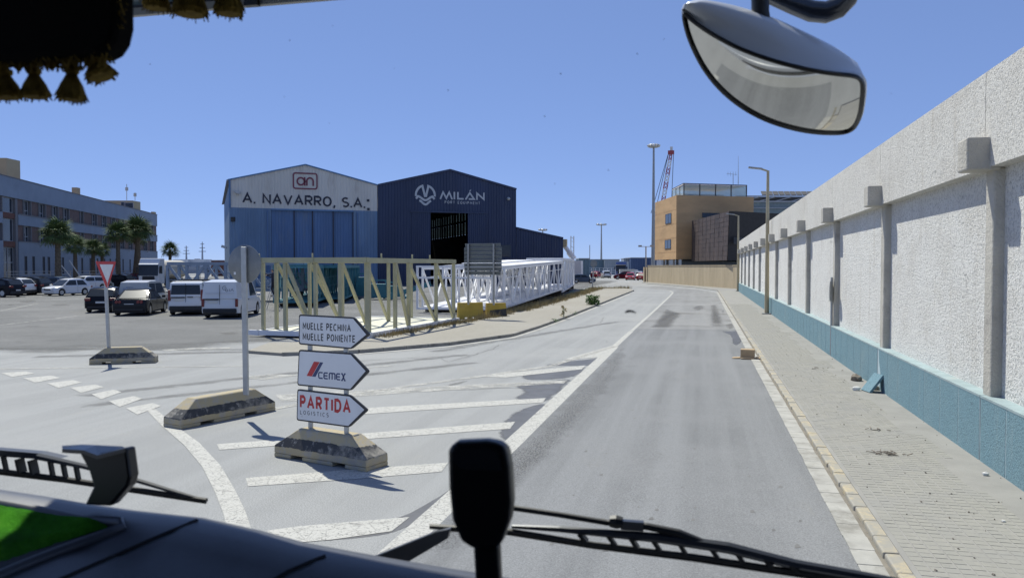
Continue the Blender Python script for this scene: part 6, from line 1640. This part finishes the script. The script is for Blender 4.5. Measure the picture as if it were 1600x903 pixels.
part(MB().span((XL, 1.2, .45), (XR, 1.36, 2.02)), 'front_panel', CABP, bevel=.03)
for i in range(4): part(MB().span((XL + .4, 1.365, .75 + i * .22), (XR - .4, 1.39, .87 + i * .22)), 'grille_slat', BLK)
part(MB().span((XL, 1.15, .3), (XR, 1.45, .62)), 'bumper', CABP, bevel=.04)
ws_ = part(MB().sheet([(XL + .06, 1.20, 2.1), (XR - .06, 1.20, 2.1), (XR - .06, 1.07, 3.33), (XL + .06, 1.07, 3.33)]), 'windscreen', clearm)
def on_glass(px, py):
    a = V((0, 1.20, 2.1)); n = V((0, 1.23, .13)).normalized(); return on_plane(px, py, a - n * .002, n)
g0 = on_glass(985, 487); mb = MB(); rnd = random.Random(3)
for (dx, dz, r) in ((-.006, -.0005, .0016), (-.003, .0008, .0022), (.0005, .001, .002), (.004, .0003, .0018), (.007, -.001, .0012)):
    mb.lathe([(r * .4, -.0008), (r, 0), (r * .4, .0008)], 8, g0 + V((dx, -.002, dz)), 'y')
mb.build('insect_splat', M('dried_splat', (.16, .16, .15), .8), ws_, world=True)
rnd = random.Random(21); mb = MB()
for _ in range(34):
    q = on_glass(rnd.uniform(200, 1560), rnd.uniform(40, 700)); r = rnd.uniform(.0005, .0011)
    mb.lathe([(r * .4, -.0004), (r, 0), (r * .4, .0004)], 6, q + V((0, -.003, 0)), 'y')
tag(mb.build('dust_speck', M('dust_grey', (.34, .34, .33), .9), ws_, world=True), kind='stuff')
# outside visor
vz, vy = 3.289, 1.50
vs_ = part(MB().span((XL, vy - .006, vz), (XR, vy + .006, vz + .016)), 'sun_visor', RIMV)
MB().prism([(XL, vy, vz + .018), (XR, vy, vz + .018), (XR, vy - .36, vz + .16), (XL, vy - .36, vz + .16)], (0, .008, .004)).build('visor_panel', VISOR, vs_, world=True)
MB().span((XL, vy - .008, vz + .0165), (XR, vy + .006, vz + .025)).build('visor_seal', BLK, vs_, world=True)
for px in (394,): q = onY(px, 12, vy - .01); MB().box(q + V((0, 0, .012)), (.03, .014, .02)).build('visor_clip', BLK, vs_, world=True)
# dashboard
edge = [(-140, 745), (-60, 757), (0, 766), (60, 775), (130, 787), (200, 797), (310, 809), (400, 829), (470, 848), (540, 861), (600, 872), (700, 889), (800, 905), (900, 925), (1100, 960), (1400, 1010)]
E0 = [onY(a, b, 1.05) for a, b in edge]; E0[0].x = XL + .05
rows = [(.07, -.16), (.055, -.06), (.035, -.018), (.012, -.003), (-.012, 0), (-.04, -.004), (-.07, -.014), (-.1, -.027), (-.25, -.05), (-.6, -.16), (-.75, -.5)]
mb = MB(); k = len(E0)
for dy, dz in rows: mb.v += [(p.x, p.y + dy, p.z + dz) for p in E0]
for i in range(len(rows) - 1):
    for j in range(k - 1): mb.f.append((i * k + j, i * k + j + 1, (i + 1) * k + j + 1, (i + 1) * k + j))
dash = part(mb, 'dashboard', DASH, smooth=60)
def dz_at(p):
    """height of the dashboard top at a place"""
    for a, b in zip(E0[:-1], E0[1:]):
        if a.x <= p.x <= b.x: ze = a.z + (b.z - a.z) * (p.x - a.x) / (b.x - a.x); break
    else: ze = E0[0].z
    d = p.y - 1.05
    for (y0, z0), (y1, z1) in zip(rows[:-1], rows[1:]):
        if y1 <= d <= y0: return ze + z0 + (z1 - z0) * (d - y0) / (y1 - y0)
    return ze - .05
def on_dash(px, py):
    z = 2.36
    for _ in range(40): p = G(px, py, z); z = .7 * z + .3 * dz_at(p)
    return G(px, py, z)
for L_ in ([(308, 813), (270, 829), (230, 846), (180, 868), (120, 894), (80, 912)], [(508, 869), (480, 880), (450, 893), (425, 908)]):
    MB().tube([on_dash(a, b) + V((0, 0, .0005)) for a, b in L_], .0032, 6).build('seam', DASHD, dash, world=True)
rim_ = [(-30, 783), (0, 789), (60, 800), (130, 815), (188, 818), (192, 826), (150, 842), (90, 864), (30, 888), (-20, 910)]
MB().tube([on_dash(a, b) + V((0, 0, .002)) for a, b in rim_], .0085, 8).build('tray_rim', DASH, dash, world=True, smooth=60)
MB().sheet([on_dash(a, b) + V((0, 0, .003)) for a, b in [(-60, 779), (0, 789), (60, 800), (130, 815), (183, 824), (150, 839), (90, 861), (30, 885), (-60, 920)]]).build('tray_floor', DASHD, dash, world=True)
# green cloth in the tray
top_ = [(-60, 784), (0, 792), (50, 800), (100, 809), (140, 818), (168, 826)]; bot_ = [(-60, 912), (0, 884), (50, 866), (100, 850), (140, 837), (168, 829)]
mb = MB(); ni, nj = 46, 22
for i in range(ni + 1):
    t = i / ni * (len(top_) - 1); a = min(int(t), len(top_) - 2); f = t - a
    for j in range(nj + 1):
        g = j / nj
        px = top_[a][0] * (1 - f) + top_[a + 1][0] * f; py = (top_[a][1] * (1 - f) + top_[a + 1][1] * f) * (1 - g) + (bot_[a][1] * (1 - f) + bot_[a + 1][1] * f) * g
        p = on_dash(px, py); e = min(1, 5 * g, 5 * (1 - g), 4 * (1 - i / ni))
        p.z += .004 + .010 * e * (.8 + .2 * math.sin(i * .16 + 1.5 * math.sin(j * .2))) + .0012 * random.random(); mb.v.append(tuple(p))
for i in range(ni):
    for j in range(nj): q = i * (nj + 1) + j; mb.f.append((q, q + 1, q + nj + 2, q + nj + 1))
cl = mb.build('cloth', GREEN, smooth=80); tag(cl, 'bright green fuzzy cloth lying in the tray of the dashboard', 'cloth')
# black clip standing on the dashboard edge
def plate(pts, Y, th, name, m, parent=None, bevel=.004):
    return MB().prism([onY(a, b, Y) for a, b in pts], (0, th, 0)).build(name, m, parent, world=True, bevel=bevel)
q = onY(150, 790, 1.0); hd = thing('dash_clip', 'black plastic clip with a bent top standing on the left of the dashboard', 'holder', q)
plate([(121, 704), (150, 709), (197, 700), (203, 745), (199, 760), (172, 791), (131, 789), (145, 760), (138, 735)], 1.02, .022, 'clip_body', BLK, hd)
mb = MB(); A_ = [onY(a, b, 1.015) for a, b in ((97, 701), (130, 703), (152, 711), (196, 700))]; B_ = [onY(a, b, 1.055) for a, b in ((97, 696), (128, 694), (150, 695), (192, 697))]
mb.add([tuple(p) for p in A_ + B_] + [tuple(p - V((0, 0, .006))) for p in A_ + B_], [(0, 1, 5, 4), (1, 2, 6, 5), (2, 3, 7, 6), (8, 12, 13, 9), (9, 13, 14, 10), (10, 14, 15, 11), (0, 8, 9, 1), (1, 9, 10, 2), (2, 10, 11, 3), (4, 5, 13, 12), (5, 6, 14, 13), (6, 7, 15, 14), (0, 4, 12, 8), (3, 11, 15, 7)])
mb.build('clip_top', M('satin_black', (.05, .055, .065), .3, spec=.7), hd, world=True)  # lighter black puts the sheen of the clip's top into the colour
# black rounded device on a stalk
q = onY(760, 930, .80); dv = thing('dash_device', 'black rounded flat device on a stalk standing before the windscreen', 'device', q)
plate([(699, 706), (703, 696), (712, 691), (758, 689), (780, 693), (791, 703), (796, 730), (799, 785), (796, 812), (784, 845), (778, 856), (737, 858), (719, 846), (705, 812), (700, 760)], .79, .022, 'device_body', BLK, dv, bevel=.006)
MB().prism([onY(a, b, .788) for a, b in ((709, 700), (764, 699), (778, 706), (784, 735), (720, 733), (707, 720))], (0, .004, 0)).build('top_bezel', M('satin_black2', (.03, .032, .036), .25, spec=.7), dv, world=True)  # lighter plate painted in for the sheen across the device's top
MATS['satin_black2'].name = 'satin_bezel'
plate([(738, 850), (778, 850), (783, 960), (745, 960)], .797, .016, 'stalk', BLK, dv)
# wipers
def wpt(px, py): return onY(px, py, 1.26)
w1 = part(MB().tube([wpt(-60, 728), wpt(0, 735), wpt(90, 746), wpt(200, 762), wpt(323, 781)], .0042, 6), 'wiper', RUB)
MB().tube([wpt(-60, 733), wpt(100, 752), wpt(322, 785)], .0022, 5).build('wiper_lip', RUB, w1, world=True)
MB().prism([wpt(-60, 698), wpt(0, 703), wpt(60, 708), wpt(95, 716), wpt(60, 717), wpt(0, 713), wpt(-60, 711)], (0, .02, 0)).build('wiper_spine', WMET, w1, world=True)
MB().tube([wpt(60, 713), wpt(130, 728), wpt(200, 746), wpt(280, 770), wpt(318, 780)], [.007, .0055, .005, .004, .002], 6).build('wiper_spine', WMET, w1, world=True)
for px, y0, y1 in ((5, 712, 735), (30, 716, 738), (50, 718, 741), (78, 718, 745), (98, 722, 747), (118, 724, 750)): MB().bar(wpt(px, y0), wpt(px + 5, y1), .008 if px not in (30, 50) else .018, .006).build('wiper_link', RUB, w1, world=True)
w2 = part(MB().tube([wpt(672, 822), wpt(796, 829), wpt(927, 850), wpt(1085, 869), wpt(1190, 885), wpt(1300, 901), wpt(1420, 921)], .0045, 6), 'wiper', RUB)
MB().tube([wpt(690, 827), wpt(796, 834), wpt(927, 855), wpt(1085, 875), wpt(1190, 891), wpt(1300, 907), wpt(1420, 927)], .0022, 5).build('wiper_lip', RUB, w2, world=True)
MB().tube([wpt(800, 822), wpt(875, 826), wpt(1032, 840), wpt(1137, 855), wpt(1242, 881), wpt(1380, 905), wpt(1450, 918)], [.003, .005, .008, .009, .008, .007, .006], 7).build('wiper_spine', WMET, w2, world=True)
MB().tube([wpt(760, 786), wpt(801, 793), wpt(870, 803), wpt(948, 816), wpt(1011, 822), wpt(1060, 832), wpt(1120, 856)], [.0048] * 4 + [.006, .0065, .006], 8).build('wiper_arm', RUB, w2, world=True)
MB().box(wpt(988, 820), (.035, .012, .014)).build('wiper_joint', WMET, w2, world=True); MB().lathe([(.009, -.01), (.011, 0), (.009, .01)], 8, wpt(963, 815), 'x').build('wiper_joint', RUB, w2, world=True)
for px, y0, y1 in ((905, 832, 846), (950, 836, 852), (985, 838, 857), (1020, 843, 861), (1060, 846, 866), (1110, 855, 872), (1150, 862, 879), (1195, 873, 885), (1235, 882, 892)): MB().bar(wpt(px, y0), wpt(px + 12, y1), .016 if px % 2 else .01, .006).build('wiper_link', RUB, w2, world=True)
MB().prism([onY(a, b, 1.24) for a, b in ((581, 871), (681, 831), (703, 826), (699, 841), (633, 880))], (0, .012, 0)).build('wiper_fairing', WMET, w2, world=True)
# front mirror hanging outside the windscreen
MC = V((0, 0, EYE)) + ray(1215, 120) * 1.5
mn = V((-.16, -.60, -.79)).normalized()
out = [(1066, 15), (1080, 28), (1100, 43), (1125, 58), (1150, 71), (1180, 83), (1210, 93), (1240, 101), (1270, 108), (1305, 113), (1335, 116), (1346, 121), (1351, 133), (1349, 158), (1345, 182), (1336, 199), (1322, 206), (1300, 207), (1270, 205), (1230, 197), (1190, 183), (1155, 163), (1125, 138), (1100, 107), (1083, 75), (1072, 46)]
RS = .30
cen = on_plane(1214, 130, MC, mn); k = len(out); ring = []
def sag(q): return -((q - cen).length ** 2) / (2 * RS)
for a, b in out:
    d = 0
    for _ in range(40): q = on_plane(a, b, cen + mn * d, mn) - mn * d; d = .5 * d + .5 * sag(q)
    ring.append(q)
def ring_pts(base, s, d, curved=True):
    out_ = []
    for q in base:
        r = cen + (q - cen) * s; out_.append(tuple(r + mn * (d + (sag(r) if curved else 0))))
    return out_
def skin(name, rings, m, parent, smooth):
    mb = MB()
    for r in rings: mb.v += r
    for i in range(len(rings) - 1):
        for j in range(k): jn = (j + 1) % k; mb.f.append((i * k + j, i * k + jn, (i + 1) * k + jn, (i + 1) * k + j))
    mb.f.append(tuple((len(rings) - 1) * k + j for j in range(k)))
    return mb.build(name, m, parent, world=True, smooth=smooth)
# the back shell: its upper outline as sighted, its lower one under the glass
top_px = [(1062, 8), (1084, 4), (1115, 10), (1150, 20), (1185, 31), (1215, 43), (1245, 57), (1275, 71), (1305, 86), (1332, 101), (1349, 115), (1355, 134)]
back_c = MC - mn * .07
bring = [on_plane(a, b, back_c, mn) for a, b in top_px] + [cen + (q - cen) * .92 + mn * (sag(q) - .05) for q in ring[12:]]
for _ in range(2):                                                 # round both outlines alike
    ring, bring = [[q for i in range(len(L)) for q in (L[i].lerp(L[(i + 1) % len(L)], .25), L[i].lerp(L[(i + 1) % len(L)], .75))] for L in (ring, bring)]
k = len(ring)
bc = sum(bring, V()) / k
def bpts(s, d): return [tuple(bc + (q - bc) * s - mn * d) for q in bring]
mid = [tuple(V(a) * .45 + V(b) * .55 + mn * .012) for a, b in zip(ring_pts(ring, 1.03, -.012), bpts(1, 0))]
mir = skin('front_mirror', [ring_pts(ring, .975, -.004), ring_pts(ring, .985, .003), ring_pts(ring, 1.015, .004), ring_pts(ring, 1.03, -.004), mid, bpts(1, 0), bpts(.94, .022), bpts(.8, .04), bpts(.5, .055), bpts(.2, .06)], HOUS, cab, 70)
skin('mirror_glass', [ring_pts(ring, s * .985, .002) for s in (1, .95, .9, .84, .78, .7, .62, .54, .45, .36, .27, .18, .09)], MIRR, mir, 80)
MB().tube([q for q in ring_pts(ring + ring[:1], .99, .004)], .0042, 6).build('mirror_gasket', BLK, mir, world=True, smooth=60)
pA = on_plane(1190, 58, MC - mn * .075, mn)
MB().tube([pA, pA + V((0, .0, .03)), onY(1188, 20, pA.y), onY(1187, -40, pA.y)], [.019, .0165, .0165, .0165], 14).build('mirror_arm', BLK, mir, world=True, smooth=60)
MB().lathe([(.015, -.008), (.022, 0), (.015, .01)], 14, pA, 'z').build('mirror_boss', BLK, mir, world=True, smooth=60)
ya = pA.y + .06
MB().tube([onY(1150, -30, ya), onY(1200, -8, ya), onY(1240, 8, ya), onY(1268, 18, ya), onY(1290, 20, ya), onY(1308, 13, ya), onY(1322, -2, ya), onY(1330, -22, ya), onY(1334, -50, ya)], [.014, .016, .0185, .0205, .021, .0215, .0215, .021, .02], 18).build('mirror_bracket', M('bracket_black', (.03, .035, .045), .22, spec=.7), mir, world=True, smooth=70)
# fringed curtain at the top left
ct_ = thing('curtain', 'black curtain with mustard tassels hanging in the top left corner', 'curtain', onY(90, -10, .80))
base = [(-60, 100), (0, 97), (30, 95), (62, 93), (95, 90), (130, 86), (148, 88), (163, 80), (175, 62), (181, 35), (180, -40), (-60, -40)]
plate(base, .80, .035, 'cloth', FELT, ct_, bevel=.008)
MB().tube([onY(a, b, .815) for a, b in ((-60, 98), (0, 95), (62, 91), (130, 84), (150, 86))], .006, 6).build('trim', MUST, ct_, world=True)
MB().tube([onY(a, b, .82) for a, b in ((150, 86), (166, 76), (176, 55), (180, 25), (176, -30))], .009, 8).build('trim', MUST, ct_, world=True)
mb = MB(); rnd = random.Random(8)
for i in range(420):
    t = rnd.random() * 1.9
    if t < 1.2: px, py = -20 + 190 * t / 1.2, 97 - 10 * t / 1.2
    else: a_ = (t - 1.2) / .7; px, py = 150 + 34 * math.sin(a_ * 1.5), 86 - 90 * a_
    q = onY(px + rnd.uniform(-5, 5), py + rnd.uniform(-6, 6), .815 + rnd.uniform(-.012, .012)); d = V((rnd.uniform(-.006, .010), rnd.uniform(-.004, .004), -rnd.uniform(.004, .014)))
    mb.bar(q, q + d, .0016, .0016)
tag(mb.build('fringe', MUST, ct_, world=True), kind='stuff')
def tassel(px, y0, y1, Y, wpx, parent, tilt=0):
    a, b = onY(px, y0, Y), onY(px + tilt, y1, Y); h = (a.z - b.z); w = wpx * 1.0 * Y * 1.1 / 1245 / 2 * 1.05
    o = MB().lathe([(w * .12, 0), (w * .18, -h * .12), (w * .52, -h * .2), (w * .5, -h * .3), (w * .36, -h * .36), (w * .75, -h * .62), (w, -h * .9), (w * .8, -h)], 16, (0, 0, 0)).build('tassel', MUST, parent)
    w_ = wloc(parent); o.location = a - w_; o.rotation_euler = (0, -math.atan2((b - a).x, h), 0)
    mb = MB(); rnd = random.Random(px)
    for i in range(70):
        an = rnd.uniform(0, 6.283); r1 = w * rnd.uniform(.8, 1.15); z1_ = -h * rnd.uniform(.9, 1.08)
        mb.bar((w * .34 * math.cos(an), w * .34 * math.sin(an), -h * .36), (r1 * math.cos(an), r1 * math.sin(an), z1_), .0011, .0011)
    mb.build('strand', MUST, o)
    MB().tube([(0, 0, -.002), (0, 0, h * .35)], w * .12, 5).build('cord', MUST, o)
for px, y0, y1, wd, tl_ in ((6, 100, 154, 46, 6), (52, 98, 153, 44, 4), (112, 95, 157, 44, 0), (146, 82, 124, 46, 14)): tassel(px, y0, y1, .83, wd, ct_, tl_)
pelm = thing('pelmet_fringe', 'row of mustard tassels hanging from the top edge of the windscreen', 'fringe', onY(300, -60, 1.0))
MB().tube([onY(190, -55, 1.0), onY(460, -80, 1.0)], .012, 8).build('trim', MUST, pelm, world=True)
for px, y1, wd in ((244, 14, 42), (297, 24, 54), (357, 23, 44)): tassel(px, -48, y1, 1.0, wd, pelm)
# the air seen between far things stays clear: no haze is needed here
